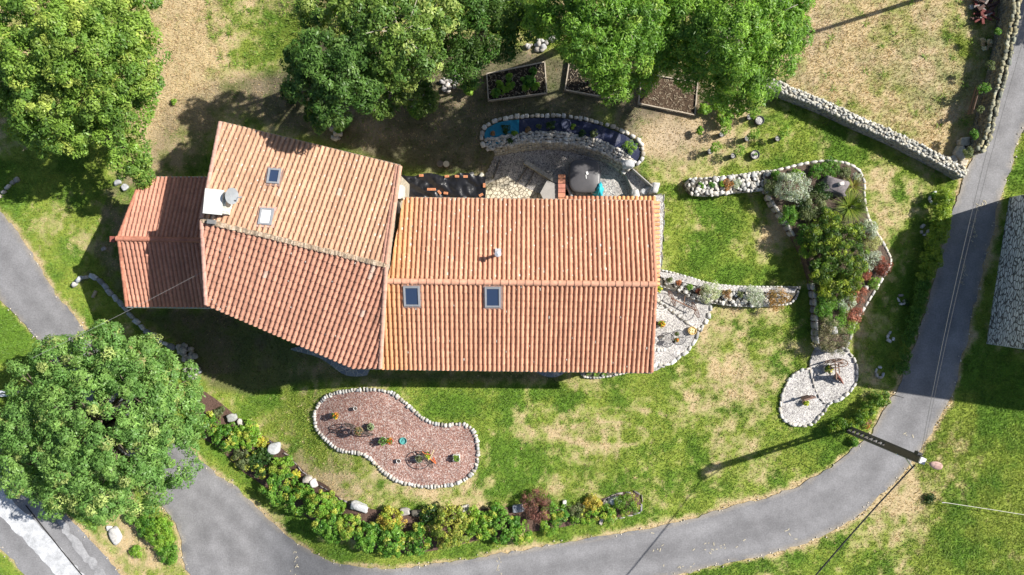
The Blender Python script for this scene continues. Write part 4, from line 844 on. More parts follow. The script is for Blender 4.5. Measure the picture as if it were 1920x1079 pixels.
# ------------------------------------------------------------------ heaps of stones at the back
def heap(pts, n, size, label, col, name="stone_heap", z=0):
    rk = Rocks(); r = random.Random(len(label))
    for x, y in scatter_in(pts, n, n): 
        p = G(x, y); s = size * r.uniform(.6, 1.3); rk.add((p.x, p.y, p.z + s * r.uniform(.15, .7)), (s, s * r.uniform(.6, 1), s * .7), r.uniform(0, 3), col)
    return tag(rk.build(name), label, "stone heap")
heap([(622,218),(640,214),(650,225),(640,262),(622,264),(620,240)], 42, .34, "heap of grey stones behind the tall house's back eave", (.40, .37, .33))
heap([(826,145),(846,130),(866,148),(860,162),(838,174),(828,166)], 42, .30, "heap of pale rubble at the foot of the dark trees", (.40, .37, .34))
heap([(985,86),(1000,78),(1040,70),(1045,80),(1020,94),(990,95)], 22, .36, "short row of whitish stones among the trees above the left vegetable bed", (.46, .43, .39))
heap([(334,650),(352,645),(372,672),(378,700),(366,716),(352,700),(344,676)], 60, .38, "heap of grey stones in the shade beside the big round tree", (.34, .32, .30))
# ------------------------------------------------------------------ long dry stone wall and the mossy roadside wall
stone_wall("long dry stone wall of pale stones between the meadow and the lawn", [(1418,158),(1470,180),(1540,208),(1600,236),(1660,262),(1720,292),(1770,318),(1792,332)], .5, 1.0, (.30, .285, .26), None, .18, topcol=(.46, .43, .36))
stone_wall("mossy rough stone wall running along the road beside the meadow", [(1880,-30),(1876,30),(1868,80),(1856,140),(1844,185),(1834,225),(1826,262),(1812,290)], .36, 1.35, (.22, .20, .15), None, .24, topcol=(.27, .26, .18))
for i, (x, y, s, c, lb) in enumerate([(1803,268,.7,WHITE,"cream boulder at the corner where both stone walls meet"),(1796,288,.8,WHITE,"larger cream boulder at the end of the mossy wall"),(1784,300,.5,(.45,.4,.33),"brownish stone lying left of the cream boulders"),(1802,306,.5,(.4,.37,.32),"grey stone at the very end of the long dry stone wall"),(1813,280,.45,(.5,.46,.4),"small pale stone on the road side of the cream boulders"),(1820,15,.3,WHITE,"small white stone near the rubble by the top of the mossy wall")]):
    boulder(x, y, s, s * .8, s * .8, i, lb, c)
mb = MB(); rr = random.Random(5)
for i in range(46):
    p = G(rr.uniform(1828, 1868), rr.uniform(-12, 36), rr.uniform(.1, .5)); mb.box(p, (rr.uniform(.3, .9), rr.uniform(.08, .2), .08), rr.uniform(0, 3.1), rr.choice([(.16, .05, .045), (.05, .05, .06), (.25, .22, .2), (.10, .06, .05)]))
tag(mb.build("scrap_pile", 'wood'), "untidy pile of dark red and black scrap boards beside the mossy wall", "scrap pile")
A, B = G(1833, 163, .7), G(1818, 215, .7); mb = MB(); d = B - A
for kx in range(2): mb.box((A + B) / 2 + Vector((-.06 * kx, 0, .2 - .22 * kx)), (d.length, .04, .2), math.atan2(d.y, d.x), (.16, .11, .085))
tag(mb.build("plank_stack", 'wood'), "brown planks leaning along the inside of the mossy wall", "planks")
shrub(1848, 82, 11, "dried cream flower bush in the shade of the mossy wall", [(.55,.45,.32),(.42,.32,.2),(.62,.54,.42)], name="dry_bush", lsize=.12)
tuft(1860, 104, 10, "low green weeds growing against the mossy wall", GRN, .4, 60); 
for i, (x, y) in enumerate([(1870,60),(1856,122),(1846,165),(1838,205),(1826,250),(1815,285)]): shrub(x, y, 7 + i % 3 * 2, ["green weed clump on the mossy wall just below the scrap pile", "olive weed clump on the mossy wall level with the dried cream bush", "green weed clump on the mossy wall just above the brown planks", "olive weed clump on the mossy wall beside the brown planks", "green weed clump on the mossy wall just above the cream boulders", "olive weed clump at the bottom end of the mossy wall"][i], OLV if i % 2 else GRN, .35, .07, z=1.2, name="weed_clump", cat="weed")
tuft(1470, 158, 9, "dark weed growing out of the dry stone wall's left end", DKG, .5, 70); 
# ------------------------------------------------------------------ rock garden: raised bed with its edging, stub and plants
BH = .75
rb = draped("rock_garden_bed", BEDTOP, 'soil', BH, (.12, .09, .07), cell=.6, thick=.9, noise=.1); tag(rb, "raised soil bed of the rock garden on the lawn", "raised bed")
def rim(label, pts, h, base, size=.42, depth=.2):
    pts = smooth(pts, False, 8); W_ = [G(x, y, h) for x, y in pts]; root = thing("stone_edging", W_[0] - Vector((0, 0, h)), label, "stone edging"); rest = Rocks(); lower = Rocks()
    for i, (q, a) in enumerate(along(W_, size)):
        z0 = gz(q.x, q.y); v, f = rock_geo((q.x, q.y, z0 + h - .05), (size * random.uniform(.9, 1.15), depth * random.uniform(.7, 1.1), .24), a, ICO1, .42, .09); np_mesh("stone", v, f, np.tile(np.array(stone_col(base)), (len(f), 1)), 'stone', root)
        for k in range(max(1, int(h / .24))): lower.add((q.x, q.y, z0 + .1 + k * .24), (size * random.uniform(.8, 1.1), depth * 1.1, .26), a, tuple(c * .8 for c in base), block=.55)
    lower.build("lower_courses", 'stone', root); return root
rim("white stone rim along the top and right of the rock garden", BEDTOP[0:18], BH, (.62, .57, .49)); rim("grey stone rim along the lower right of the rock garden", BEDTOP[17:24], BH, (.38, .37, .37), .5); rim("shaded stone rim down the left side of the rock garden", BEDTOP[25:] + [BEDTOP[0]], BH, (.50, .47, .42), .45)
def stonebed(name, poly, h, label, fill, cover=(.60, .57, .50), size=.27, dens=26.0, matp='soil', soil=(.12, .11, .09)):
    root = thing(name, G(*poly[0]), label, "stone bed"); draped("core", poly, matp, h - .08, soil, cell=1.2, thick=h + .1, parent=root)
    rk = Rocks(); A = sum(poly[i - 1][0] * poly[i][1] - poly[i][0] * poly[i - 1][1] for i in range(len(poly))) / 2 / PPM ** 2
    for x, y in scatter_in(fill, int(abs(A) * dens), 3):
        p = G(x, y, h); s = size * random.uniform(.6, 1.35); rk.add((p.x, p.y, p.z - .03 + random.uniform(-.03, .04)), (s, s * random.uniform(.6, 1), s * .4), random.uniform(0, 3), cover, block=.4)
    o = rk.build("rubble", 'stone', root); o['kind'] = 'stuff'
    ed = Rocks()
    for q, a in along([G(x, y, 0) for x, y in smooth(poly, True, 8)], size * 1.1, True):
        for k in range(max(1, int(h / .2))): ed.add((q.x, q.y, gz(q.x, q.y) + .1 + k * .2), (size * 1.15, size * .7, .22), a, cover, block=.5)
    o = ed.build("side_stones", 'stone', root); o['kind'] = 'stuff'; return root
stonebed("stone_bed", STUB, .6, "long narrow bed filled with white stones running left from the rock garden", STUB)
stonebed("stone_bed", RIBBON, .5, "curved ribbon bed of white stones and plants running right from the long house", [(1236,520),(1300,535),(1338,545),(1390,548),(1440,550),(1484,552),(1478,569),(1430,573),(1380,573),(1338,568),(1300,560),(1262,543)], (.60, .57, .50), .22, 20.0, 'soil')
draped("gravel_strip", [(1230,508),(1270,515),(1330,532),(1390,538),(1494,541),(1490,549),(1440,549),(1390,547),(1335,543),(1295,533),(1240,520)], 'white_gravel', .53, cell=1.5)
bpy.data.objects['gravel_strip']['kind'] = 'structure'
for x, y, r, h, c, ls, lb in (
 (1354,346,7,.3,LIME,.07,"small green plant left of the brown one in the narrow stone bed"),(1365,346,11,.4,BRN,.07,"rusty brown cushion plant in the narrow stone bed"),(1381,344,9,.35,SIL,.06,"pale grey-green cushion plant in the narrow stone bed"),(1314,348,5,.2,GRN,.06,"tiny green rosette near the left tip of the narrow stone bed"),(1335,347,5,.2,GRN,.06,"tiny green rosette in the middle of the narrow stone bed"),
 (1333,548,20,.9,[(.36,.40,.26),(.28,.33,.2),(.44,.46,.33)],.07,"large pale sage shrub at the left of the ribbon bed"),(1362,551,10,.4,[(.28,.16,.08),(.2,.14,.06),(.33,.25,.1)],.06,"reddish brown plant right of the sage shrub"),(1415,555,20,.7,SIL,.06,"silvery feathery shrub in the ribbon bed"),(1459,558,22,.6,[(.38,.2,.05),(.3,.2,.07),(.2,.14,.05),(.42,.27,.08)],.06,"orange and brown heather at the right tip of the ribbon bed"),(1310,546,5,.25,RED,.06,"small dark red plant left of the sage shrub"),(1272,531,5,.2,[(.45,.2,.08),(.3,.12,.06)],.06,"rust-coloured seedling near the house end of the ribbon bed"),(1293,539,6,.22,LIME,.06,"small lime plant between the house and the sage shrub"),(1256,526,5,.2,OLV,.06,"brown-green seedling nearest the house in the ribbon bed"),(1388,553,6,.3,OLV,.06,"small olive plant between the brown plant and the silvery shrub")):
    shrub(x, y, r, lb, c, h, ls, zofs=.5, name="cushion_plant" if r < 15 else "shrub", cat="plant" if r < 15 else "shrub", z=.5)
b_ = BH
for x, y, r, h, c, ls, lb in (
 (1484,352,27,1.3,SIL,.08,"large round silver-leaved shrub at the upper left of the rock garden"),(1524,387,21,1.0,OLV,.09,"olive green shrub below the silver one"),(1456,330,8,.4,GRN,.08,"small green plant in the top left corner of the rock garden"),(1447,352,12,.6,OLV,.08,"dark olive bush at the left tip of the rock garden"),(1494,327,9,.4,LIME,.08,"bright green cushion right of the top left corner plant"),(1528,320,10,.4,GRN,.08,"green cushion near the top centre of the rock garden"),(1557,315,15,.4,GRN,.07,"spreading green mat at the top of the rock garden"),(1584,322,9,.35,OLV,.07,"grey-green mat near the top right rim"),(1607,331,7,.3,SIL,.06,"small sage mat inside the top right rim"),
 (1629,428,14,.5,SIL,.08,"upper silver-green clump on the right side of the rock garden"),(1634,455,12,.4,[(.42,.42,.2),(.34,.36,.15)],.06,"pale yellow-green grassy cushion between the two silver clumps"),(1627,489,17,.5,SIL,.08,"lower silver-green clump on the right side of the rock garden"),(1653,500,15,.5,RED,.07,"dark red cushion at the right point of the rock garden"),(1622,512,10,.35,[(.35,.12,.07),(.24,.08,.05)],.06,"flat reddish mat under the lower silver clump"),(1640,532,9,.4,LIME,.07,"round bright green cushion by the lower right rim"),(1586,567,16,.5,SIL,.08,"grey-white clump in the lower part of the rock garden"),(1602,590,15,.5,[(.38,.16,.11),(.28,.10,.07),(.2,.08,.05)],.07,"reddish heather right at the lower rim"),(1610,553,12,.4,[(.35,.14,.09),(.25,.09,.06)],.06,"thin reddish heather above the grey-white clump"),
 (1550,560,16,.6,GRN,.07,"dark green bush at the left rim below the conifer"),(1565,590,22,.6,[(.11,.24,.03),(.16,.30,.04)],.06,"soft bright green mound in the lower rock garden"),(1590,612,14,.5,YEL,.06,"yellow-green tuft at the lower right of the rock garden"),(1558,632,29,.9,[(.22,.20,.12),(.30,.27,.17),(.12,.12,.06),(.07,.09,.04)],.06,"speckled cream and dark green shrub at the bottom tip of the rock garden"),(1480,405,14,.6,GRN,.08,"green bush at the left rim below the silver shrub"),(1512,440,16,.7,GRN,.08,"bright green leafy bush on the left rim above the conifer"),(1515,470,13,.6,LIME,.08,"lime green tuft on the left rim beside the conifer"),(1536,500,15,.8,DKG,.09,"dark bush in the shade at the conifer's left side"),(1545,360,14,.7,DKG,.08,"dark leafy plant between the silver shrub and the brown rock"),(1500,385,12,.6,DKG,.08,"dark plant tucked below the silver shrub"),(1540,400,13,.7,DKG,.09,"dark plant under the brown rock"),(1610,385,10,.4,OLV,.08,"olive plant by the right rim below the yellow grass"),(1545,580,12,.5,GRN,.08,"green plant on the left rim near the bottom"),(1600,545,10,.4,BRN,.07,"small brown plant between the juniper and the red mats")):
    shrub(x, y, r * 1.28, lb, c, h, ls, z=b_, lobes=4)
# the spreading conifer: long arching sprays from a low centre
def conifer(px, py, pts, label, cols, zb, hh, seed, dens=1.0):
    base = P(px, py, zb); root = thing("spreading_conifer", base, label, "conifer"); r = random.Random(seed); mb = MB(); L_ = []
    for x, y, rp in pts:
        e = P(x, y, zb + hh * r.uniform(.6, 1)); mb.tube([base, base.lerp(e, .5) + Vector((0, 0, .25)), e], .05, 5, (.13, .09, .06), r2=.01); L_.append((e.x, e.y, e.z - rp / PPM * .3, rp / PPM))
    mb.build("branch", 'bark', root); n = int(sum(l[3] ** 2 for l in L_) * 150 * dens); leaves("foliage", L_, int(n * .5), 34, .20, cols, root, .2, .2, (.6, 1.05), upb=.35, flat=.8, inner=.25, colvar=.3, seed=seed)
    return root
conifer(1560, 460, [(1555,415,22),(1590,440,24),(1535,460,22),(1575,475,26),(1610,468,18),(1545,505,22),(1585,505,24),(1606,435,16),(1525,440,16),(1560,445,22),(1612,500,14)], "dark spreading conifer with yellow-green tips filling the centre of the rock garden", [(.06,.12,.02),(.12,.19,.025),(.035,.075,.012),(.22,.28,.035)], BH, 1.3, 41)
conifer(1570, 540, [(1540,532,20),(1575,535,22),(1600,528,18),(1555,552,14),(1590,548,14)], "lower yellow-green juniper reaching over the rim of the rock garden", [(.12,.19,.02),(.25,.30,.04),(.06,.10,.015)], BH, .8, 43)
for x, y, n, ln, c, lb in ((1592,388,360,1.25,[(.20,.30,.035),(.30,.36,.05),(.12,.2,.03)],"big fountain of arching yellow-green grass right of the rock"),(1560,420,260,1.1,[(.05,.07,.02),(.10,.13,.03),(.03,.04,.015)],"dark arching sedge below the rock"),(1600,350,120,.8,[(.28,.34,.06),(.36,.30,.08)],"smaller yellow grass clump beside the right rim")):
    tuft(x, y, 18, lb, c, ln, n, name="ornamental_grass", cat="ornamental grass", z=BH, lean=.75, width=.035)
boulder(1563, 352, 1.6, 1.15, .75, -.3, "large brown-grey rock in the upper part of the rock garden", (.24, .205, .19), z=BH, block=.5, jit=.2); boulder(1576, 345, .32, .25, .2, .2, "small white stone on top of the large brown rock", (.7, .68, .64), z=BH + .75)
boulder(1562, 620, .35, .5, .3, .1, "pale stone in the middle of the speckled shrub", (.5, .48, .45), z=BH + .5); boulder(1622, 540, .26, .3, .25, 0, "white stone lying among the red mats of the rock garden", (.66, .64, .6), z=BH)
# ------------------------------------------------------------------ gravel beds
def gbed(name, poly, mat, label, dz=.05):
    o = draped(name, [tuple(q) for q in smooth(poly, True, 8)], mat, dz, cell=.9, noise=.03); return struct(o)
gbed("gravel_bed", KIDNEY, 'pink_gravel', ""); gbed("gravel_bed", PADS_A, 'white_gravel', ""); gbed("gravel_bed", PADS_B, 'white_gravel', "", .045); gbed("gravel_patio", PATIO, 'white_gravel', ""); 
o = draped("gravel_path", GPATH, 'white_gravel', .04, cell=1); struct(o)
stone_edging("ring of upright white stones around the reddish kidney-shaped gravel bed", KIDNEY, True, .215, .3, .2, (.50, .47, .41))
stone_edging("white stone edging on the right side of the upper pale gravel bed", [(1583,652),(1599,672),(1606,697),(1602,722),(1580,745),(1553,758)], False, .42, .2, .22, (.6, .57, .5)); stone_edging("thin stone edging on the left side of the upper pale gravel bed", [(1535,648),(1522,668),(1518,690),(1525,720),(1536,748),(1552,759)], False, .36, .12, .16, (.34, .32, .3)); stone_edging("white stone edging around the lower pale gravel bed", [(1519,691),(1495,697),(1477,715),(1465,745),(1463,775),(1475,793),(1497,798),(1520,795),(1545,772),(1553,759)], False, .34, .18, .2, (.62, .58, .5))
stone_edging("large white stones edging the curved side of the patio beside the long house", [(1334,571),(1327,595),(1312,622),(1295,650),(1275,670),(1250,683),(1222,686)], False, .5, .26, .2, (.68, .65, .58)); stone_edging("diagonal row of pale stones dividing the patio", [(1229,560),(1255,580),(1278,598),(1300,613),(1313,618)], False, .34, .2, .2, (.6, .56, .48)); stone_edging("grey stone kerb along the back of the patio", [(1226,530),(1262,546),(1300,562),(1332,571)], False, .4, .2, .3, (.35, .33, .3))
stone_edging("two long white kerb stones low on the patio", [(1222,635),(1250,635)], False, .45, .2, .14, (.7, .68, .62)); stone_edging("row of small white blocks near the bottom of the patio", [(1222,656),(1250,656)], False, .24, .26, .14, (.7, .68, .62))
stone_edging("big white flat stones at the patio's bottom corner by the roof", [(1222,683),(1240,684)], False, .5, .3, .15, (.72, .7, .64)); stone_edging("thin grey edging along the gravel path right of the long house", [(1228,365),(1242,366),(1246,384),(1244,440),(1240,505)], False, .5, .06, .1, (.3, .29, .27))
stone_edging("curved row of large bluish stones at the left end of the garden", [(137,540),(150,524),(172,519),(190,527),(202,543),(215,556),(230,573),(245,590),(262,608),(276,622),(296,634),(312,645),(326,652)], False, .52, .36, .36, (.42, .43, .44), group="boulder rows"); stone_edging("short row of rounded grey stones at the left edge by the road", [(-6,372),(10,360),(22,346),(38,334)], False, .42, .3, .3, (.42, .38, .34), group="boulder rows"); stone_edging("thin stone kerb along the house side of the shrub border", [(455,790),(490,818),(520,838),(550,864),(578,893),(640,936),(690,953)], False, .5, .1, .1, (.25, .22, .2)); stone_edging("grey kerb around the right end of the shrub border", [(1130,937),(1165,924),(1198,926),(1203,945),(1194,963),(1150,973)], False, .5, .12, .12, (.3, .27, .25)); 
o = draped("slate_patio", [tuple(q) for q in smooth([(545,655),(600,672),(640,700),(660,706),(688,704),(694,690),(660,676),(600,650)], True, 8)], 'slate', .12, cell=1, thick=.15); struct(o)
o = draped("slate_patio", [tuple(q) for q in smooth([(1003,690),(1012,702),(1035,708),(1055,702),(1066,690)], True, 5)], 'slate', .06, cell=1, thick=.1); struct(o)
stonebed("flower_bed", [(1086,692),(1092,705),(1118,708),(1150,704),(1178,697),(1178,690)], .25, "narrow planted strip of small stones under the eave of the long house", [(1086,692),(1092,705),(1118,708),(1150,704),(1178,697),(1178,690)], (.5, .47, .42), .2, 5)
for i, (x, y) in enumerate([(1103,699),(1118,702),(1134,700)]): tuft(x, y, 6, ["green tuft at the left end of the strip under the eave", "green tuft in the middle of the strip under the eave", "green tuft at the right end of the strip under the eave"][i], LIME, .25, 60, z=.25)
# rings of stones in the shaded grass by the road
for x, y, r, lb in ((1669,632,8,"broken ring of stones in the shaded grass, upper of the two near the road bend"),(1649,698,10,"broken ring of white stones in the shaded grass, nearest the gravel bed"),(1752,372,12,"white stone ring around a weed at the top of the roadside bank"),(1733,432,9,"thin half circle of stones on the shaded bank"),(1690,562,8,"faint ring of stones high in the shaded grass")):
    stone_edging(lb, [(x + r * math.cos(t) * .75, y + r * math.sin(t)) for t in [q * .62 for q in range(9)]], False, .3, .18, .2, (.5, .5, .5), cat="stone ring", group="stone rings by the road")
shrub(1753, 370, 8, "leafy weed inside the stone ring at the top of the roadside bank", GRN, .3, .09); shrub(1699, 568, 6, "small dark plant in the upper shaded stone ring", DKG, .25, .08)
# ------------------------------------------------------------------ shrub border along the lane
draped("mulch", [tuple(q) for q in smooth(MULCH, True, 12)], 'soil', .04, (.135, .085, .068), cell=.5, noise=.05)['kind'] = 'structure'
BORD = [(388,800,22,GRN,.11,"first leafy shrub of the border beside the big round tree"),(408,773,11,OLV,.09,"small reddish-green bush above the first shrub of the border"),(425,820,24,GRN,.11,"dark glossy shrub left of the first pair of boulders"),(463,815,24,LIME,.11,"bright green shrub just right of the first pair of boulders"),(492,832,10,[(.55,.42,.04),(.45,.38,.05),(.3,.33,.05)],.09,"small golden-yellow shrub beside the round white boulder"),(458,862,20,OLV,.10,"olive shrub with yellow patches in the border's second row"),(495,870,24,DKG,.12,"deep green shrub below the round white boulder"),(530,875,20,YEL,.11,"round yellow-green shrub right of the round white boulder"),(556,888,7,[(.5,.45,.05),(.35,.36,.05)],.08,"tiny yellow shrub on the bare mulch"),(525,915,30,GRN,.12,"wide green shrub along the lane edge, third from the tree"),(565,940,26,GRN,.12,"green shrub below the grey and white boulder pair"),(605,945,26,YEL,.11,"tall yellow-tipped shrub right of the boulder pair"),(638,950,9,LIME,.10,"small sprig shrub on the bare mulch beside the long white boulder"),(622,985,27,GRN,.12,"green shrub on the lane side below the long white boulder"),(655,985,24,YEL,.11,"yellow-green shrub right of the long white boulder"),(690,1005,25,GRN,.11,"low green shrub left of the orange-tipped one"),(735,975,24,[(.30,.30,.04),(.42,.30,.06),(.24,.33,.04)],.10,"yellow shrub with orange tips in the middle of the border"),(735,1015,30,GRN,.12,"broad green shrub at the lowest bulge of the border"),(785,1015,26,GRN,.11,"green shrub right of the lowest bulge"),(808,965,18,DKG,.10,"dark green shrub beside the black boulder"),(845,985,40,[(.22,.28,.05),(.30,.30,.06),(.15,.22,.03)],.10,"largest shrub of the border, yellow-green with brown twigs"),(900,985,28,LIME,.11,"lime green shrub left of centre-right"),(940,985,30,GRN,.12,"dense green shrub left of the purple one"),(975,1000,20,LIME,.10,"low green shrub in front of the purple one"),(1043,960,22,GRN,.10,"white-dotted green shrub right of the purple one"),(1030,985,16,LIME,.09,"low lime shrub below the white-dotted one"),(1082,955,13,OLV,.08,"narrow grey-green bush beyond the white-dotted shrub"),(1085,972,11,LIME,.08,"small lime cushion under the narrow grey-green bush"),(1112,945,14,[(.45,.34,.06),(.35,.3,.06),(.3,.33,.05)],.09,"orange and yellow shrub near the right end of the border"),(1110,966,12,LIME,.10,"lime shrub under the orange and yellow one"),(1138,962,14,LIME,.11,"bright green shrub below the last two white boulders"),(1174,945,20,[(.10,.19,.025),(.14,.24,.03)],.08,"round grassy green shrub closing the right end of the border")]
for x, y, r, c, ls, lb in BORD: shrub(x, y, r * 1.16, lb, c, r / PPM * 1.2, ls * 1.1, group="shrubs of the lane border", lobes=6, tip=(.33, .36, .06), tipp=.15)
shrub(1008, 950, 30, "purple-brown feathery maple shrub in the border", [(.17,.07,.06),(.26,.12,.09),(.10,.05,.04)], 1.2, .12, asp=.2, group="shrubs of the lane border", lobes=6)
for x, y, a, b, h, rz, c, lb in ((436,783,.62,.5,.5,.3,(.45,.42,.36),"pale tapering boulder in the border nearest the big tree"),(452,792,.32,.5,.35,.5,(.5,.47,.42),"narrow stone beside the boulder nearest the big tree"),(516,839,.78,.72,.6,0,(.60,.58,.54),"large round white boulder with dark veins in the border"),(579,898,.62,.5,.5,0,(.40,.36,.32),"grey-brown boulder of the pair in the border"),(590,905,.4,.5,.4,.6,(.70,.69,.66),"white boulder of the pair in the border"),(675,950,1.15,.55,.45,-.25,(.62,.61,.6),"long white boulder lying on the bare mulch"),(760,959,.62,.42,.4,.1,(.38,.35,.32),"brown-grey boulder beside the black one"),(782,961,.68,.42,.38,-.05,(.08,.085,.09),"black glistening boulder in the middle of the border"),(871,953,.62,.5,.45,.1,(.50,.44,.37),"sandy squarish boulder right of the largest shrub"),(970,952,.75,.5,.4,.1,(.30,.31,.34),"grey pointed boulder left of the purple shrub"),(1058,942,.25,.35,.3,0,(.65,.62,.58),"small white stone behind the white-dotted shrub"),(1137,943,.5,.35,.35,-.6,(.52,.46,.42),"triangular pinkish boulder near the right end of the border"),(1151,938,.72,.55,.5,.5,(.72,.71,.69),"bright white angular boulder near the right end of the border"),(1127,976,.22,.5,.2,-.3,(.55,.48,.42),"narrow upright stone at the lower edge of the border")):
    boulder(x, y, a, b, h, rz, lb, c, group="boulders of the lane border")
for x, y, s, lb in ((275,355,.5,""),):
    pass
boulder(222, 343, .5, .35, .3, .3, "blue-grey stone under the leaves at the annex's upper corner", (.4, .42, .45)); boulder(236, 352, .4, .35, .3, .9, "second blue-grey stone closer to the annex roof", (.42, .44, .47))
boulder(196, 467, .3, .2, .2, .4, "small pinkish stone in the grass left of the annex", (.42, .36, .34)); mb = MB(); mb.box(G(177, 552, .12), (.5, .16, .16), 1.1, (.42, .34, .24)); tag(mb.build("wooden_block", 'wood'), "short wooden block lying inside the curve of bluish stones", "block")
# white rock and bushes on the lower left island
boulder(217, 1003, .75, 1.1, .35, .5, "flat bright white rock on the grassy island between the two roads", (.78, .77, .74), block=.8, jit=.2); boulder(206, 990, .35, .3, .2, 0, "small white rock just above the flat white one", (.74, .73, .7))
shrub(300, 1000, 34, "bushy green shrub on the island between the two roads", LIME, 1.2, .10, lobes=6); shrub(275, 985, 24, "darker shrub left of the bushy one on the island", GRN, 1.0, .10, lobes=5); shrub(245, 972, 12, "small bush under the edge of the big round tree", GRN, .8, .10); shrub(315, 1040, 22, "low bush at the lane side of the island", GRN, .7, .09); shrub(255, 1035, 14, "little leafy weed patch in the grass of the island", LIME, .3, .08)
# ------------------------------------------------------------------ trees
def tree(name, label, lobes_px, zc, cols, clumps, per, lsize, tip=None, tipp=0, trunk_px=None, r0=.22, asp=.45, seed=1, spread=.26, bark=(.16,.13,.10), upb=.62, group=None, inner=.12, twigs=0, cat="tree", colvar=.14, dens=None):
    """lobes_px: (px,py,r_px as seen, dz); zc is the height of the lobe centres above the ground"""
    L_ = []
    for x, y, r, dz in lobes_px:
        p = G(x, y, zc + dz); L_.append((p.x, p.y, p.z, r / PPM * (1 - p.z / CAMH)))
    mx = sum(l[0] for l in L_) / len(L_); my = sum(l[1] for l in L_) / len(L_)
    b = G(*trunk_px) if trunk_px else Vector((mx, my, gz(mx, my))); root = thing(name, b, label, cat, group)
    limbs("trunk", b, L_, r0, root, bark, seed, 3 if twigs else 2, twigs); leaves("crown", L_, clumps, per, lsize, cols, root, asp, spread, (.7, 1.0), upb=upb, tip=tip, tipp=tipp, seed=seed, inner=inner, colvar=colvar, dens=dens)
    if False:
        rr = random.Random(seed); mb = MB()
        for _ in range(twigs):
            l = rr.choice(L_); a = Vector((rr.uniform(-1, 1), rr.uniform(-1, 1), rr.uniform(.3, .9))).normalized(); c = Vector(l[:3]); p0 = c + a * l[3] * .5; p1 = c + a * l[3] * rr.uniform(.95, 1.12) + Vector((rr.uniform(-.3, .3), rr.uniform(-.3, .3), 0)); mb.tube([p0, p0.lerp(p1, .5) + Vector((rr.uniform(-.12, .12), rr.uniform(-.12, .12), .05)), p1], .035, 4, (.38, .34, .29), r2=.012)
        mb.build("bare_twigs", 'bark', root)
    return root
G1 = [(.085,.17,.028),(.105,.20,.035),(.06,.13,.03),(.13,.22,.05),(.09,.17,.05)]
def ringlobes(cx, cy, R_, n, r, dz, jit=8, seed=1, e=1.0):
    q = random.Random(seed); return [(cx + math.cos(2 * math.pi * k / n) * R_ * e + q.uniform(-jit, jit), cy + math.sin(2 * math.pi * k / n) * R_ + q.uniform(-jit, jit), r * q.uniform(.8, 1.2), dz + q.uniform(-.5, .5)) for k in range(n)]
# the big round tree, lower left
L1 = [(190,790,95,2.0),(130,760,60,1.8),(250,740,60,1.8),(240,850,60,1.8),(140,860,60,1.6),(60,800,50,.8)] + ringlobes(190, 792, 132, 12, 50, -.2, 8, 2, 1.08) + [(285,790,52,1.2),(285,725,46,1.0),(225,690,46,1.0),(275,850,46,.8),(330,770,48,.2),(352,758,32,-.2),(340,720,34,-.4),(325,830,36,-.6),(300,880,36,-.8),(290,660,30,-.8),(200,655,42,-.4),(110,670,40,-.3),(40,880,46,-.4),(100,935,36,-1),(180,945,36,-1),(250,930,40,-.8)]
tree("broadleaf_tree", "big dense round green tree between the lane and the main road at lower left", L1, 5.2, [(.115,.225,.055),(.14,.25,.06),(.10,.20,.045),(.16,.27,.065)], 1450, 95, .18, (.28,.34,.11), .07, (195,800), .38, .42, 11, .40, (.16,.13,.1))
# upper left tree
L2 = [(150,90,75,2.2),(70,120,60,1.6),(220,60,60,1.4),(250,140,46,.6),(180,180,55,.8),(90,200,60,.6),(20,60,50,.4),(10,170,44,-.2),(60,15,50,1.2),(150,0,60,1.2),(250,-10,50,.6),(285,90,28,-.6),(240,215,38,-.6),(130,250,44,-.6),(60,260,36,-1),(200,250,40,-.6),(245,300,34,-1.4),(275,165,30,-.8),(-30,110,60,0),(262,325,18,-2.2)]
tree("broadleaf_tree", "large spreading bright green tree filling the upper left corner", L2, 6.2, [(.12,.21,.035),(.16,.26,.04),(.09,.17,.03),(.19,.28,.05)], 860, 110, .19, (.28,.34,.07), .12, (120,130), .4, .45, 12, .46)
# upper middle: three darker trees and bushes below them
L3 = [(745,60,70,1.8),(690,30,50,1.4),(800,30,55,1.4),(740,120,45,0),(700,100,42,.3),(640,40,45,.2),(600,20,40,-.3),(790,100,44,.2),(720,-20,60,1)]
tree("broadleaf_tree", "tree with pale bare twigs and sunlit yellow-green top left of the upper centre", L3, 7.5, [(.11,.19,.035),(.15,.23,.045),(.08,.15,.03)], 300, 95, .2, (.24,.30,.08), .2, (740,70), .3, .45, 13, .42, (.3,.27,.23), twigs=26)
L4 = [(600,110,46,.5),(640,150,44,.4),(575,160,36,-.4),(620,195,40,-.4),(680,170,36,-.2),(660,110,40,.6),(560,110,28,-.6),(605,222,22,-1.6)]
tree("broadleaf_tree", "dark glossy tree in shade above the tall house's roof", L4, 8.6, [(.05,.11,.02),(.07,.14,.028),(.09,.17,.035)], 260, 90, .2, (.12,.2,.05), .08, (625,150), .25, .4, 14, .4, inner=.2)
L5 = [(905,60,58,.8),(865,105,46,.2),(928,85,38,0),(880,10,50,1),(950,20,44,.6),(985,45,32,0),(850,55,40,.3),(872,142,20,-1)]
tree("broadleaf_tree", "dark feathery green tree in the middle of the upper edge", L5, 6.0, [(.06,.13,.025),(.08,.17,.03),(.06,.11,.02)], 300, 95, .2, (.10,.18,.04), .1, (905,70), .28, .3, 15, .42, inner=.2)
L6 = [(760,160,34,0),(790,185,30,-.6),(720,195,26,-.6),(700,150,30,.2),(740,130,28,.5)]
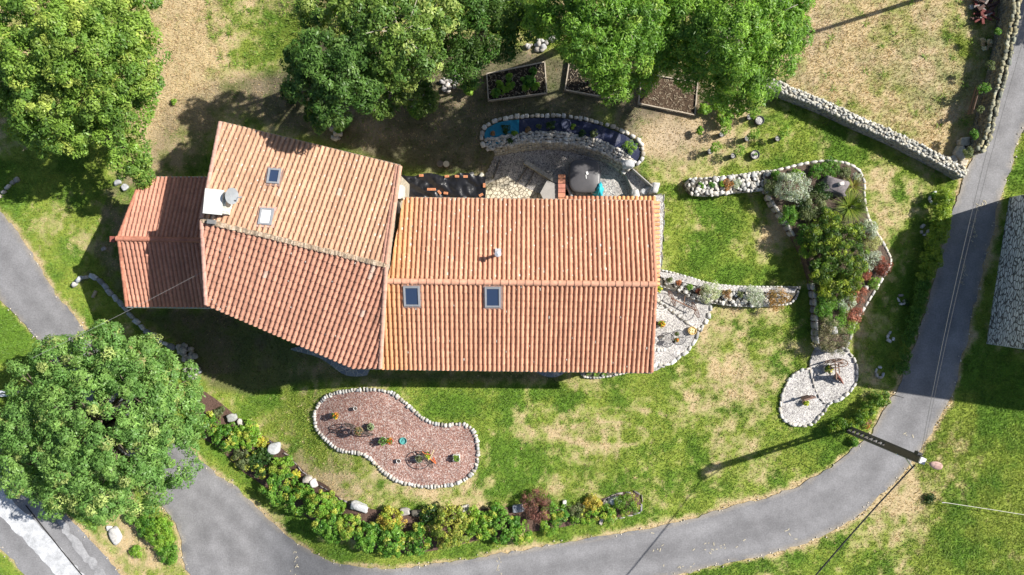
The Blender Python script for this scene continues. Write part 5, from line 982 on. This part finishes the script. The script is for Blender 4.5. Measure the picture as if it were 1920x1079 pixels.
tree("broadleaf_tree", "small bushy tree with bare pale branches left of the pale rubble heap", L6, 3.6, [(.06,.12,.02),(.09,.16,.03),(.12,.18,.04)], 120, 80, .18, (.2,.26,.06), .12, (755,165), .16, .45, 16, .34, (.3,.27,.23), twigs=16)
# upper right of centre: bright green pair
L7 = [(1120,70,66,1.6),(1065,45,44,.8),(1180,40,60,1.4),(1125,120,38,.2),(1085,92,26,-.2),(1170,110,46,.4),(1120,0,60,1.4),(1040,10,40,.4),(1210,90,40,.4),(1155,155,34,-1),(1200,150,26,-1.4),(1238,20,34,.3),(1232,110,26,-.8),(1010,40,26,-.4)]
tree("ash_tree", "bright green feathery tree hanging over the middle vegetable bed", L7, 8.2, [(.11,.22,.03),(.14,.27,.035),(.085,.18,.025),(.18,.31,.045)], 620, 100, .19, (.24,.34,.06), .10, (1125,60), .32, .28, 17, .42, (.28,.25,.2), twigs=18, inner=.16)
L8 = [(1370,70,70,1.6),(1300,40,52,1),(1440,50,56,1),(1390,140,44,0),(1330,110,44,.2),(1450,110,42,0),(1380,0,66,1.4),(1270,90,36,-.2),(1480,60,32,-.6),(1345,160,30,-1),(1290,0,50,.8),(1470,0,46,.6),(1400,180,22,-2),(1245,50,36,0),(1360,190,16,-2.5),(1250,120,24,-1.2),(1290,140,26,-1),(1420,165,26,-1.4)]
tree("ash_tree", "bright green feathery tree reaching over the meadow and the right vegetable bed", L8, 8.2, [(.13,.25,.035),(.17,.30,.04),(.10,.2,.03),(.2,.34,.05)], 800, 105, .19, (.28,.38,.08), .08, (1370,60), .34, .28, 18, .42, (.28,.25,.2), twigs=14, inner=.14)
shrub(640, 232, 14, "small leafy bush between the dark tree and the heap of grey stones", GRN, 1.6, .16); shrub(587, 210, 18, "shaded bush behind the tall house's back eave", DKG, 1.6, .16, lobes=4); shrub(545, 175, 20, "loose dark bush at the left foot of the dark glossy tree", DKG, 1.8, .18, lobes=4); shrub(782, 205, 16, "leafy bush at the lower tip of the bushy small tree", GRN, 1.3, .14); shrub(878, 168, 12, "yellow-green bush beside the left vegetable bed", LIME, 1.0, .14)
shrub(325, 190, 5, "small yellow weed at the edge of the upper left tree", YEL, .3, .1)
for x, y, r, lb in ((1352,198,16,"leafy sapling above the potted plants, upper one"),(1322,205,11,"leafy sapling left of the upper one"),(1357,222,14,"light green sapling just above the nursery pots"),(1312,245,7,"tiny sapling left of the nursery pots"),(1385,205,12,"yellowish sapling between the tree and the grey tub")):
    shrub(x, y, r, lb, LIME, 1.0, .12, name="sapling", cat="sapling", group="saplings under the bright green tree", lobes=4)
# a tree and a pole just outside the frame: only their shadows reach the picture
p = P(2399, -162, 7); root = thing("broadleaf_tree", Vector((p.x, p.y, 0)), "round tree standing outside the frame beyond the upper right corner", "tree"); limbs("trunk", Vector((p.x, p.y, 0)), [(p.x, p.y, 7, 2.4), (p.x + 1.2, p.y + 1.5, 6.6, 2)], .3, root); leaves("crown", [(p.x, p.y, 7, 2.6), (p.x + 1.2, p.y + 1.6, 6.8, 2.4), (p.x + 2.2, p.y - .6, 6.8, 2.2)], 220, 80, .25, G1, root, spread=.45, seed=77)
# ------------------------------------------------------------------ roadside hedge bank
def hedge(pts, label, h, wd, cols, seed, n):
    pts = smooth(pts, False, 14); L_ = []; r = random.Random(seed)
    for x, y in pts: p = G(x + r.uniform(-3, 3), y, h * .45); L_.append((p.x, p.y, p.z, wd * r.uniform(.8, 1.15)))
    root = thing("hedge", G(*pts[0]), label, "hedge"); leaves("foliage", L_, n // 3, 46, .13, cols, root, .3, .2, (.6, 1), upb=.45, flat=1.0, seed=seed); mb = MB()
    for l in L_[::2]: mb.tube([(l[0], l[1], l[2] - h * .5), (l[0], l[1], l[2] + .1)], .03, 5, (.15, .1, .07), r2=.01)
    mb.build("stem", 'bark', root)
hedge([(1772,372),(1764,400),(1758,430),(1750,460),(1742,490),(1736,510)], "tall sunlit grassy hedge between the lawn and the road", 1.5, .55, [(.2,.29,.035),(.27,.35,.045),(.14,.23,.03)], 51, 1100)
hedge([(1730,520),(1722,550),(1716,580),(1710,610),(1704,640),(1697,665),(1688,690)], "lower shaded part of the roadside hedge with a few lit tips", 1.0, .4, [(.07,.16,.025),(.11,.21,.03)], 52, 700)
hedge([(1650,748),(1630,765),(1605,785),(1580,800),(1562,806)], "rough green hedge below the pale gravel beds", 1.1, .42, [(.11,.21,.025),(.20,.27,.03),(.07,.14,.02)], 53, 520)
shrub(1600, 828, 9, "mixed weed clump at the foot of the utility pole", GRN, .4, .09); shrub(1625, 795, 8, "dry brown weed beside the road near the utility pole", BRN, .4, .08)
# ------------------------------------------------------------------ pots and garden ornaments
def pot(px, py, r, h, label, col, plant=None, flow=None, square=False, z=None, name="flower_pot", cat="flower pot", group=None, soil=(.08, .06, .05)):
    p = G(px, py) if z is None else P(px, py, z); root = thing(name, p, label, cat, group); mb = MB(); seedc[0] += 1
    if square:
        for a in range(4):
            an = a * math.pi / 2 + .08; mb.box(p + Vector((math.cos(an) * r * .93, math.sin(an) * r * .93, h / 2)), (.05, r * 2 - .052, h), an, col)
        mb.box(p + Vector((0, 0, .03)), (r * 1.75, r * 1.75, .05), .08, col)
    else: mb.lathe(p, [(.01, .01), (r * .72, .01), (r * .95, h * .85), (r * 1.05, h * .86), (r * 1.05, h), (r * .9, h), (r * .85, h * .8)], 16, col)
    mb.build("pot", 'clay', root, not square)
    mb = MB(); mb.lathe(p + Vector((0, 0, h * .86)), [(r * .86, 0), (.001, .01)], 14, soil); mb.build("soil", 'soil', root)
    if plant: leaves("foliage", [(p.x, p.y, p.z + h + r * .35, r * .95)], 26, 9, .075, plant, root, .5, .06, seed=seedc[0], flat=.8)
    if flow: leaves("flowers", [(p.x + .03, p.y - .03, p.z + h + r * .6, r * .9)], 14, 8, .06, flow, root, .9, .05, seed=seedc[0] + 500, flat=.7)
    return root
ORG = [(.75,.20,.03),(.8,.42,.03),(.7,.12,.03)]; YLW = [(.75,.6,.05),(.6,.5,.05)]
pot(632, 777, .2, .38, "orange-flowered clay pot at the left end of the kidney bed", (.5,.22,.12), GRN, ORG); pot(696.5, 799, .23, .3, "pale green round pot beside the bicycle planter", (.30,.36,.27), [(.2,.25,.12)]); pot(720.5, 824, .26, .5, "round pot with a clipped green plant in the middle of the kidney bed", (.45,.42,.36), GRN); pot(733, 824, .2, .4, "pot overflowing with orange flowers beside the clipped green plant", (.5,.25,.15), GRN, ORG)
pot(787, 858, .25, .42, "grey-green pot left of the orange plough in the kidney bed", (.28,.30,.26), OLV); pot(803, 851.5, .2, .4, "dark pot with a green plant held between the plough handles", (.15,.13,.12), LIME, YLW); pot(856.5, 857, .22, .35, "square white pot with a lime green plant at the right of the kidney bed", (.68,.66,.62), LIME, None, True)
pot(668, 765, .12, .3, "small plain white pot near the top left of the kidney bed", (.75,.74,.72)); pot(748.5, 863, .14, .3, "small plain white pot left of the orange plough", (.75,.74,.72))
mb = MB(); p = G(756, 827, .14); mb.lathe(p - Vector((0, 0, .08)), [(.02, 0), (.2, .0), (.235, .1), (.21, .1), (.18, .02)], 14, (.10, .36, .34)); mb.box(p + Vector((0, 0, .03)), (.3, .03, .02), .9, (.05, .2, .2)); tag(mb.build("basin", 'clay'), "shallow turquoise basin lying on the kidney bed", "basin")
def spoked(mb, c, ax, up_, R_, rt, ns, col, hub=.06):
    mb.ring(c, ax, up_, R_, rt, 30, 6, col); n = Vector(ax).cross(Vector(up_)).normalized(); mb.tube([c - n * .07, c + n * .07], hub, 8, col)
    for k in range(ns): t = 2 * math.pi * k / ns; mb.tube([c, c + (Vector(ax) * math.cos(t) + Vector(up_) * math.sin(t)) * R_], rt * .6, 4, col)
Z = Vector((0, 0, 1))
# bicycle planter in the kidney bed
c0 = G(677, 803); bi = thing("bicycle_planter", c0, "old bicycle-shaped plant stand with a round basket in the kidney bed", "plant stand"); ax = Vector((math.cos(2.75), math.sin(2.75), 0)); col = (.10, .08, .07)
f1 = c0 + ax * .62 + Z * .42; f2 = c0 - ax * .55 + Z * .42
for q in (f1, f2): mb = MB(); spoked(mb, q, ax, Z, .4, .028, 8, col); mb.build("wheel", 'rust', bi)
mb = MB(); s1 = c0 + Z * .95 - ax * .25; s2 = c0 + Z * 1.05 + ax * .42
for a, b in ((f2, s1), (s1, s2), (s2, f1), (c0 + Z * .35, s1), (c0 + Z * .35, s2), (f2, c0 + Z * .35)): mb.tube([a, b], .03, 6, col)
sx = ax.cross(Z); mb.tube([s2 - sx * .25 + Z * .12, s2, s2 + sx * .25 + Z * .12], .022, 5, col); mb.box(s1 + Z * .06, (.3, .16, .06), 2.75, col); mb.build("frame", 'rust', bi)
mb = MB(); q = c0 - ax * .05 + Z * .7; mb.lathe(q, [(.2, 0), (.27, .05), (.29, .22), (.26, .22), (.24, .08)], 16, (.30, .22, .12)); mb.build("basket", 'wood', bi); leaves("plant", [(q.x, q.y, q.z + .22, .24)], 40, 9, .07, OLV + BRN, bi, .5, .06, seed=301)
# orange plough with its big wheel
c0 = G(803, 857); pl_ = thing("garden_plough", c0, "old plough with one big iron wheel and orange and cream bars in the kidney bed", "plough"); ax = Vector((.55, -.83, 0)).normalized()
mb = MB(); spoked(mb, c0 + Z * .66, ax, Z, .63, .028, 10, (.10, .08, .07)); mb.build("wheel", 'rust', pl_)
mb = MB()
for a, b, z1, z2, cc in (((790, 846), (817, 870), .5, .35, (.55, .17, .06)), ((813, 845), (805, 862), .75, .5, (.75, .62, .38)), ((812, 858), (817, 869), .3, .2, (.55, .12, .05)), ((796, 851), (808, 853), .6, .6, (.5, .16, .07))): mb.tube([G(*a, z1), G(*b, z2)], .035, 6, cc)
mb.build("beam", 'rust', pl_)
# two iron wheels on an axle on the patio
def pair_wheels():
    a = G(1260, 560, .55); b = G(1304, 582, .55); root = thing("wheel_axle", (a + b) / 2 - Z * .55, "pair of rusty iron wheels joined by an axle standing on the patio", "wheels"); d = Vector((.37, -.93, 0))
    for c in (a, b): mb = MB(); spoked(mb, c, d, Z, .53, .022, 8, (.22, .13, .10)); mb.build("wheel", 'rust', root)
    mb = MB(); mb.tube([a, b], .035, 6, (.28, .16, .11)); mb.tube([(a + b) / 2, (a + b) / 2 + Vector((.1, .5, -.1))], .025, 5, (.25, .15, .1)); mb.build("axle", 'rust', root)
pair_wheels()
# round wire table with pots, tub and pots on the patio
c0 = G(1268, 632); tb = thing("garden_table", c0, "round dark wire-mesh garden table on the patio", "table"); mb = MB(); mb.ring(c0 + Z * .62, (1, 0, 0), (0, 1, 0), .47, .022, 30, 6, (.10, .10, .11))
for k in range(-5, 6): x = k * .08; h_ = math.sqrt(max(0, .46 ** 2 - x * x)); mb.tube([c0 + Vector((x, -h_, .62)), c0 + Vector((x, h_, .62))], .008, 4, (.12, .12, .13)); mb.tube([c0 + Vector((-h_, x, .625)), c0 + Vector((h_, x, .625))], .008, 4, (.12, .12, .13))
mb.build("table_top", 'rust', tb)
for k in range(3): t = 2.1 * k; mb = MB(); mb.tube([c0 + Vector((math.cos(t) * .35, math.sin(t) * .35, .61)), c0 + Vector((math.cos(t) * .4, math.sin(t) * .4, 0))], .02, 5, (.1, .1, .11)); mb.build("leg", 'rust', tb)
pot(1267, 626, .12, .2, "upper clay pot on the round wire table", (.62,.38,.18), OLV, z=.64); pot(1267, 637, .12, .18, "lower clay pot on the round wire table", (.6,.32,.15), OLV, ORG, z=.64); pot(1263, 641, .08, .12, "small black pot on the round wire table", (.03,.03,.03), z=.64)
c0 = G(1296, 620); mb = MB(); mb.lathe(c0, [(.1, 0), (.24, 0), (.27, .32), (.24, .33), (.22, .26), (.001, .27)], 18, (.60, .44, .18)); ct = thing("wooden_tub", c0, "round yellowish wooden tub with four pale discs at the patio's right corner", "tub"); mb.build("tub", 'wood', ct)
for k in range(4): t = k * math.pi / 2 + .6; mb = MB(); mb.lathe(c0 + Vector((math.cos(t) * .11, math.sin(t) * .11, .28)), [(.075, 0), (.075, .03), (.001, .032)], 10, (.72, .62, .35)); mb.build("disc", 'wood', ct)
pot(1238, 607, .22, .38, "flower pot with red and yellow blooms close to the gable wall", (.4,.2,.12), LIME, ORG + YLW); pot(1228, 606, .14, .35, "dark pot half hidden under the gable roof edge", (.1,.08,.07)); pot(1233, 542, .2, .3, "pot with yellow flowers at the patio's top corner by the house", (.5,.45,.35), LIME, YLW)
# ornaments on the pale gravel beds
pot(1549, 691, .27, .32, "pale pot with a yellow-green plant on the upper pale gravel bed", (.55,.52,.48), YEL, YLW); pot(1507, 754, .17, .25, "small pot with yellow flowers beside the weathered board", (.4,.3,.22), YEL, YLW)
c0 = G(1565, 678); ca = thing("old_cart", c0, "weathered brown cart frame with spoked wheels on the upper pale gravel bed", "cart frame"); cc = (.26, .17, .13)
mb = MB(); spoked(mb, c0 + Z * .9, Vector((1, .25, 0)).normalized(), Vector((.1, -.5, .86)).normalized(), .36, .03, 10, cc); mb.build("wheel", 'wood', ca); mb = MB(); spoked(mb, c0 + Vector((-.35, .1, .6)), Vector((1, .25, 0)).normalized(), Z, .5, .03, 8, cc); mb.build("wheel", 'wood', ca)
mb = MB()
for a, b, z1, z2 in (((1566, 684), (1568, 712), .9, 1.0), ((1558, 684), (1556, 705), .8, .5), ((1572, 682), (1574, 700), .8, .4), ((1556, 690), (1574, 690), .7, .7), ((1566, 684), (1566, 685), .0, 1.0), ((1568, 708), (1568, 709), 0, 1.0)): mb.tube([G(*a, z1), G(*b, z2)], .04, 5, cc)
mb.build("frame", 'wood', ca)
c0 = G(1572, 712); dw = thing("driftwood_fan", c0, "fan of reddish-brown boards standing on the upper pale gravel bed", "driftwood"); mb = MB()
for k in range(6): a = G(1568 + k * 1.5, 700 + k * 2, .9 - k * .05); b = G(1572 + k * 1.8, 712 + k * 1.6, .1 + .3 * (k % 2)); mb.tube([a, b], .07, 5, (.28, .12, .09), r2=.04)
mb.tube([G(1569, 708, 0), G(1568, 704, .95)], .16, 7, (.18, .12, .1), r2=.12); mb.build("boards", 'wood', dw)
c0 = G(1515, 746); wb = thing("weathered_board", c0, "weathered brown board propped upright on the lower pale gravel bed", "board"); mb = MB(); A = G(1504, 749, .55); B = G(1527, 744, .75); d = B - A; mb.box((A + B) / 2, (d.length, .12, .55), math.atan2(d.y, d.x), (.22, .14, .11)); mb.box((A + B) / 2 - Z * .38, (d.length * .6, .1, .5), math.atan2(d.y, d.x), (.16, .11, .09)); mb.tube([G(1520, 743, .8), G(1527, 747, .9)], .06, 6, (.3, .22, .2)); mb.build("plank", 'wood', wb)
# nursery pots on the dry grass
def npot(x, y, lean_, label, cols, r=.19, tall=.6, plant=True):
    c = G(x, y); root = thing("nursery_pot", c, label, "potted plant", "nursery pots on the dry grass"); mb = MB(); mb.lathe(c, [(.02, 0), (r * .8, 0), (r, .34), (r * .86, .34), (r * .8, .28), (.001, .29)], 14, cols=[(.05, .05, .055)] * 4 + [(.30, .29, .28)]); mb.build("pot", 'clay', root)
    seedc[0] += 1
    if plant: leaves("foliage", [(c.x + lean_[0], c.y + lean_[1], .34 + tall, .32), (c.x + lean_[0] * .4, c.y + lean_[1] * .4, .34 + tall * .5, .2)], 50, 10, .10, LIME, root, .4, .09, seed=seedc[0], flat=1.2); mb = MB(); mb.tube([c + Z * .28, c + Vector((lean_[0], lean_[1], .34 + tall))], .015, 5, (.2, .16, .1)); mb.build("stem", 'bark', root)
npot(1402, 222, (.1, .1), "black nursery pot with a bushy yellow-green plant left of the grey tub", LIME); npot(1398, 262, (.25, .12), "black nursery pot with a thin plant below the bushy one", LIME); npot(1455, 262, (.1, .25), "black nursery pot with a tall plant furthest right", LIME, tall=.9); npot(1372, 294, (.15, .2), "black nursery pot at the bottom middle of the group", LIME); npot(1329, 286, (.2, .15), "black nursery pot furthest left of the group", LIME); npot(1351, 254, (.05, .2), "black nursery pot between the leftmost pot and the saplings", LIME)
for x, y, lb, g in ((1421.5, 228, "wide round tub filled with grey stones above the nursery pots", False), (1413, 292, "wide round tub with a small seedling below the nursery pots", True)):
    c0 = G(x, y); root = thing("round_tub", c0, lb, "tub"); mb = MB(); mb.lathe(c0, [(.2, 0), (.27, 0), (.3, .3), (.26, .31), (.25, .22)], 20, (.06, .06, .065)); mb.build("tub", 'clay', root); mb = MB(); mb.lathe(c0 + Z * .24, [(.25, 0), (.001, .02)], 18, (.33, .33, .34)); mb.build("filling", 'white_gravel', root)
    if g: leaves("seedling", [(c0.x, c0.y, .34, .1)], 10, 8, .07, LIME, root, .5, .05, seed=900)
# ------------------------------------------------------------------ poles, cables, stakes
pb = G(1582, 802); PH = 8.4; pole = thing("utility_pole", pb, "tall dark concrete utility pole with ladder-like openings beside the road bend", "utility pole")
al = -.40; ux = Vector((math.cos(al), math.sin(al), 0)); uy = Vector((-ux.y, ux.x, 0)); mb = MB(); pc_ = (.085, .078, .072)
for s_ in (-1, 1):
    A = [pb + uy * s_ * .17 + Vector((0, 0, -.3)), pb + uy * s_ * .14 + Vector((0, 0, PH))]; 
    for dd in (0,): mb.tube(A, .10, 4, pc_, r2=.09)
n = 15
mb.box(pb + Vector((0, 0, .3)), (.22, .3, .9), al, pc_)
for k in range(n + 1):
    z = .7 + (PH - .9) * k / n; wdt = .34 - .06 * k / n; mb.box(pb + Vector((0, 0, z)), (.16, wdt, .13 if k < 9 else .52), al, pc_ if k < 9 else (.1, .08, .07))
mb.build("shaft", 'paint', pole); mb = MB(); mb.box(pb + Vector((0, 0, PH + .03)), (.3, .34, .1), al, (.62, .62, .62)); mb.build("cap", 'paint', pole)
mb = MB(); mb.box(pb + uy * .26 + Z * 7.9, (.24, .2, .35), al, (.04, .04, .045)); mb.tube([pb + uy * .2 + Z * 7.7, pb + uy * .4 + Z * 7.75], .03, 6, (.05, .05, .05)); mb.build("junction_box", 'paint', pole)
mb = MB(); mb.tube([pb - uy * .1 + Z * 6.8, pb - uy * .55 + ux * .1 + Z * 7.8], .045, 6, (.7, .72, .75)); mb.tube([pb - uy * .1 + Z * 6.0, pb - uy * .22 + Z * 6.3], .06, 6, (.75, .75, .75)); mb.build("bracket", 'metal', pole)
lh = P(1755, 873, PH + .35); mb = MB(); st = pb + ux * .15 + Z * (PH - .1); mb.tube([st, st.lerp(lh, .5) + Z * .1, lh - ux * .3], .028, 6, (.55, .42, .36)); arm = mb.build("lamp_arm", 'metal', pole)
mb = MB(); rings = []; la = math.atan2(lh.y - st.y, lh.x - st.x); lx = Vector((math.cos(la), math.sin(la), 0)); ly = Vector((-lx.y, lx.x, 0))
for z, k in ((-.1, .5), (-.04, .95), (0, 1.0), (.07, .8), (.11, .3)): rings.append([lh + lx * math.cos(t) * .36 * k + ly * math.sin(t) * .21 * k * (1 + .15 * math.cos(t)) + Z * z for t in [2 * math.pi * j / 24 for j in range(24)]])
stack(mb, rings, (.52, .34, .29)); lamp = mb.build("lamp_head", 'paint', pole, True)
mb = MB()
for k in range(-2, 3): mb.box(lh + ly * k * .06 + Z * (.115 - .01 * abs(k)) + lx * .06, (.36, .02, .02), la, (.30, .18, .15))
mb.build("lamp_ribs", 'paint', lamp)
def cable(a, b, sag, r, col, label, n=18):
    mb = MB(); pts = []
    for k in range(n + 1): t = k / n; p = Vector(a).lerp(Vector(b), t); p.z -= sag * 4 * t * (1 - t); pts.append(p)
    mb.tube(pts, r, 5, col); return tag(mb.build("overhead_cable", 'paint'), label, "cable", "overhead cables")
top = pb + Z * 8.1
cable(pb - uy * .35 + Z * 8.0, P(1470, 1150, 7.6), .15, .04, (.02, .02, .022), "thick black overhead cable running down left from the pole top over the verge"); cable(top + uy * .3, P(1935, -30, 7.5), .5, .012, (.15, .15, .15), "left grey overhead wire running up along the road from the pole"); cable(top + uy * .3 + ux * .12, P(1950, -30, 7.4), .55, .009, (.13, .13, .13), "right grey overhead wire running up along the road from the pole")
cable(P(398, 500, 6.0), P(60, 672, 6.5), .3, .009, (.26, .25, .25), "thin service wire crossing over the annex to the big round tree")
mb = MB(); q0 = P(1790, -22, 0); mb.tube([q0, q0 + Z * 9.5], .16, 8, (.25, .2, .16), r2=.12); tag(mb.build("telegraph_pole", 'bark'), "wooden telegraph pole outside the frame beyond the upper right corner", "pole")
# white cord on a short post at the right
a = G(1757, 936); root = thing("cord_fence", a, "white cord stretched from a short stake in the lawn towards the right edge", "cord fence"); mb = MB(); mb.tube([a, a + Z * .7], .03, 6, (.45, .43, .4)); mb.tube([a + Z * .7 - Vector((.12, .02, 0)), a + Z * .72 + Vector((.1, 0, 0))], .03, 5, (.4, .4, .4)); mb.build("stake", 'metal', root); mb = MB(); b = P(1960, 972, .9); mb.tube([a + Z * .68, (a + Z * .68).lerp(b, .5) - Z * .06, b], .017, 5, (.6, .58, .5)); mb.build("cord", 'paint', root); 
shrub(1745, 935, 10, "dark green weed beside the stake of the white cord", DKG, .3, .07)
for x, y, h, lb in ((1500, 868, 1.9, "thin iron stake with a slanting brace on the lawn near the lane bend"), (1665, 738, 1.8, "thin wire stake beside the road where the shade ends"), (1445, 193, 1.4, "thin rod standing in front of the long stone wall, left of the others"), (1542, 232, 1.6, "thin rod leaning on the long stone wall, middle one"), (1684, 300, 1.3, "thin rod leaning on the long stone wall, right of centre"), (1762, 322, 1.5, "thin rod near the right end of the long stone wall")):
    mb = MB(); p = G(x, y); mb.tube([p, p + Vector((0, 0, h))], .016, 5, (.06, .05, .045)); mb.tube([p + Vector((.3, -.12, 0)), p + Vector((0, 0, h * .7))], .012, 5, (.06, .05, .045)); tag(mb.build("stake", 'rust'), lb, "stake", "thin stakes about the garden")
mb = MB(); p0 = P(-40, 741, -2.1); p1 = G(27, 737, .5)
for s_ in (-.12, .12): mb.box((p0 + p1) / 2 + Vector((0, s_, 0)), ((p1 - p0).length, .16, .12), math.atan2(p1.y - p0.y, p1.x - p0.x), (.62, .64, .68))
mb.box(p1 - Z * .3, (.14, .14, .7), 0, (.3, .3, .3)); tag(mb.build("guard_rail", 'paint'), "white double rail at the left edge just above the big round tree", "rail")
# ------------------------------------------------------------------ grass: short blades everywhere nothing else covers the ground
def grass():
    r = np.random.default_rng(21); n = 420000
    px = r.uniform(-20, 1940, n); py = r.uniform(-20, 1100, n); z = 0 * px
    X = (px - CX) / PPM; 
    for _ in range(4): z = zg(X); X = (px - CX) / PPM * (1 - z / CAMH)
    Y = (CY - py) / PPM * (1 - z / CAMH)
    ok = np.ones(n, bool)
    for poly in (road_poly, lane_poly, KIDNEY, PATIO, BEDTOP, STUB, RIBBON, PADS_A, PADS_B, POND, TERR, MULCH, GPATH, [(754,329),(909,329),(909,380),(754,380)], [(1893,370),(2000,350),(2000,670),(1850,645)], [(913,141),(1021,119),(1025,177),(916,191)], [(1068,112),(1165,128),(1167,191),(1059,171)], [(1202,140),(1306,157),(1301,218),(1196,196)], [(430,250),(740,330),(1215,385),(1215,680),(700,680),(400,565),(250,565),(240,450),(280,345),(390,345)]): ok &= ~inpoly(px, py, poly)
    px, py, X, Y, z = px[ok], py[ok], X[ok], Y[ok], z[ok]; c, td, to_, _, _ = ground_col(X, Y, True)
    gness = np.clip((c[:, 1] - c[:, 0]) * 12, -.2, 1); mead = inpoly(px, py, MEADOW) | ((px < 420) & (py < 250)) | ((px > 1720) & (py > 750)); keep = r.random(len(px)) < (.5 + .5 * np.clip(gness + mead * .4, 0, 1)); X, Y, z, c, mead, gness, td, to_ = X[keep], Y[keep], z[keep], c[keep], mead[keep], gness[keep], td[keep], to_[keep]
    N = len(X); u_ = r.random(N); sw = (u_ < .22 + .45 * td * (td > .05)) & (to_ > .3); gw = (u_ > .8) & (td < .9) & (~mead); lum = c.sum(1, keepdims=True) / 3
    c = np.where(sw[:, None], np.maximum(c, STRAW * .95), c); c = np.where(gw[:, None], GREEN * 1.05 * np.clip(lum / .18, .4, 1.1), c)
    N = len(X); hh = (.04 + .03 * np.clip(gness, 0, 1) + .03 * mead) * r.uniform(.6, 1.5, N); V = []; C_ = []
    for k in range(2):
        az = r.uniform(0, 2 * np.pi, N); ln = r.uniform(.4, 1.5, N) * hh; wd = r.uniform(.012, .028, N); bx = X + r.normal(0, .03, N); by = Y + r.normal(0, .03, N); s = np.stack([-np.sin(az) * wd, np.cos(az) * wd, 0 * wd], 1); b = np.stack([bx, by, z - .03], 1); t = np.stack([bx + np.cos(az) * ln * 1.4, by + np.sin(az) * ln * 1.4, z + hh], 1)
        V.append(np.stack([b - s, b + s, t], 1)); C_.append(c * r.uniform(.8, 1.5, N)[:, None] * (1 + r.normal(0, .05, (N, 3))))
    V = np.concatenate(V).reshape(-1, 3); C_ = np.clip(np.concatenate(C_), .01, .85); F = np.arange(len(V)).reshape(-1, 3)
    tag(np_mesh("grass", V, F, C_, 'grass'), "short green and straw-coloured grass covering lawn, verges and meadow", "grass", kind='stuff')
grass()
def weeds():
    r = np.random.default_rng(31); B = []
    for x, y in scatter_in([(380,-10),(600,-10),(560,60),(500,120),(420,130),(395,60)], 70, 5): p = G(x, y); B.append(tuple(p))
    for x, y in scatter_in(MEADOW, 70, 6): p = G(x, y); B.append(tuple(p))
    o = blades("meadow_weeds", B, 16, .32, .05, [(.14,.26,.03),(.2,.32,.04),(.3,.34,.08)], None, .9, .1, 31); tag(o, "loose rosettes of green weeds in the dry meadows", "weeds", kind='stuff')
weeds()
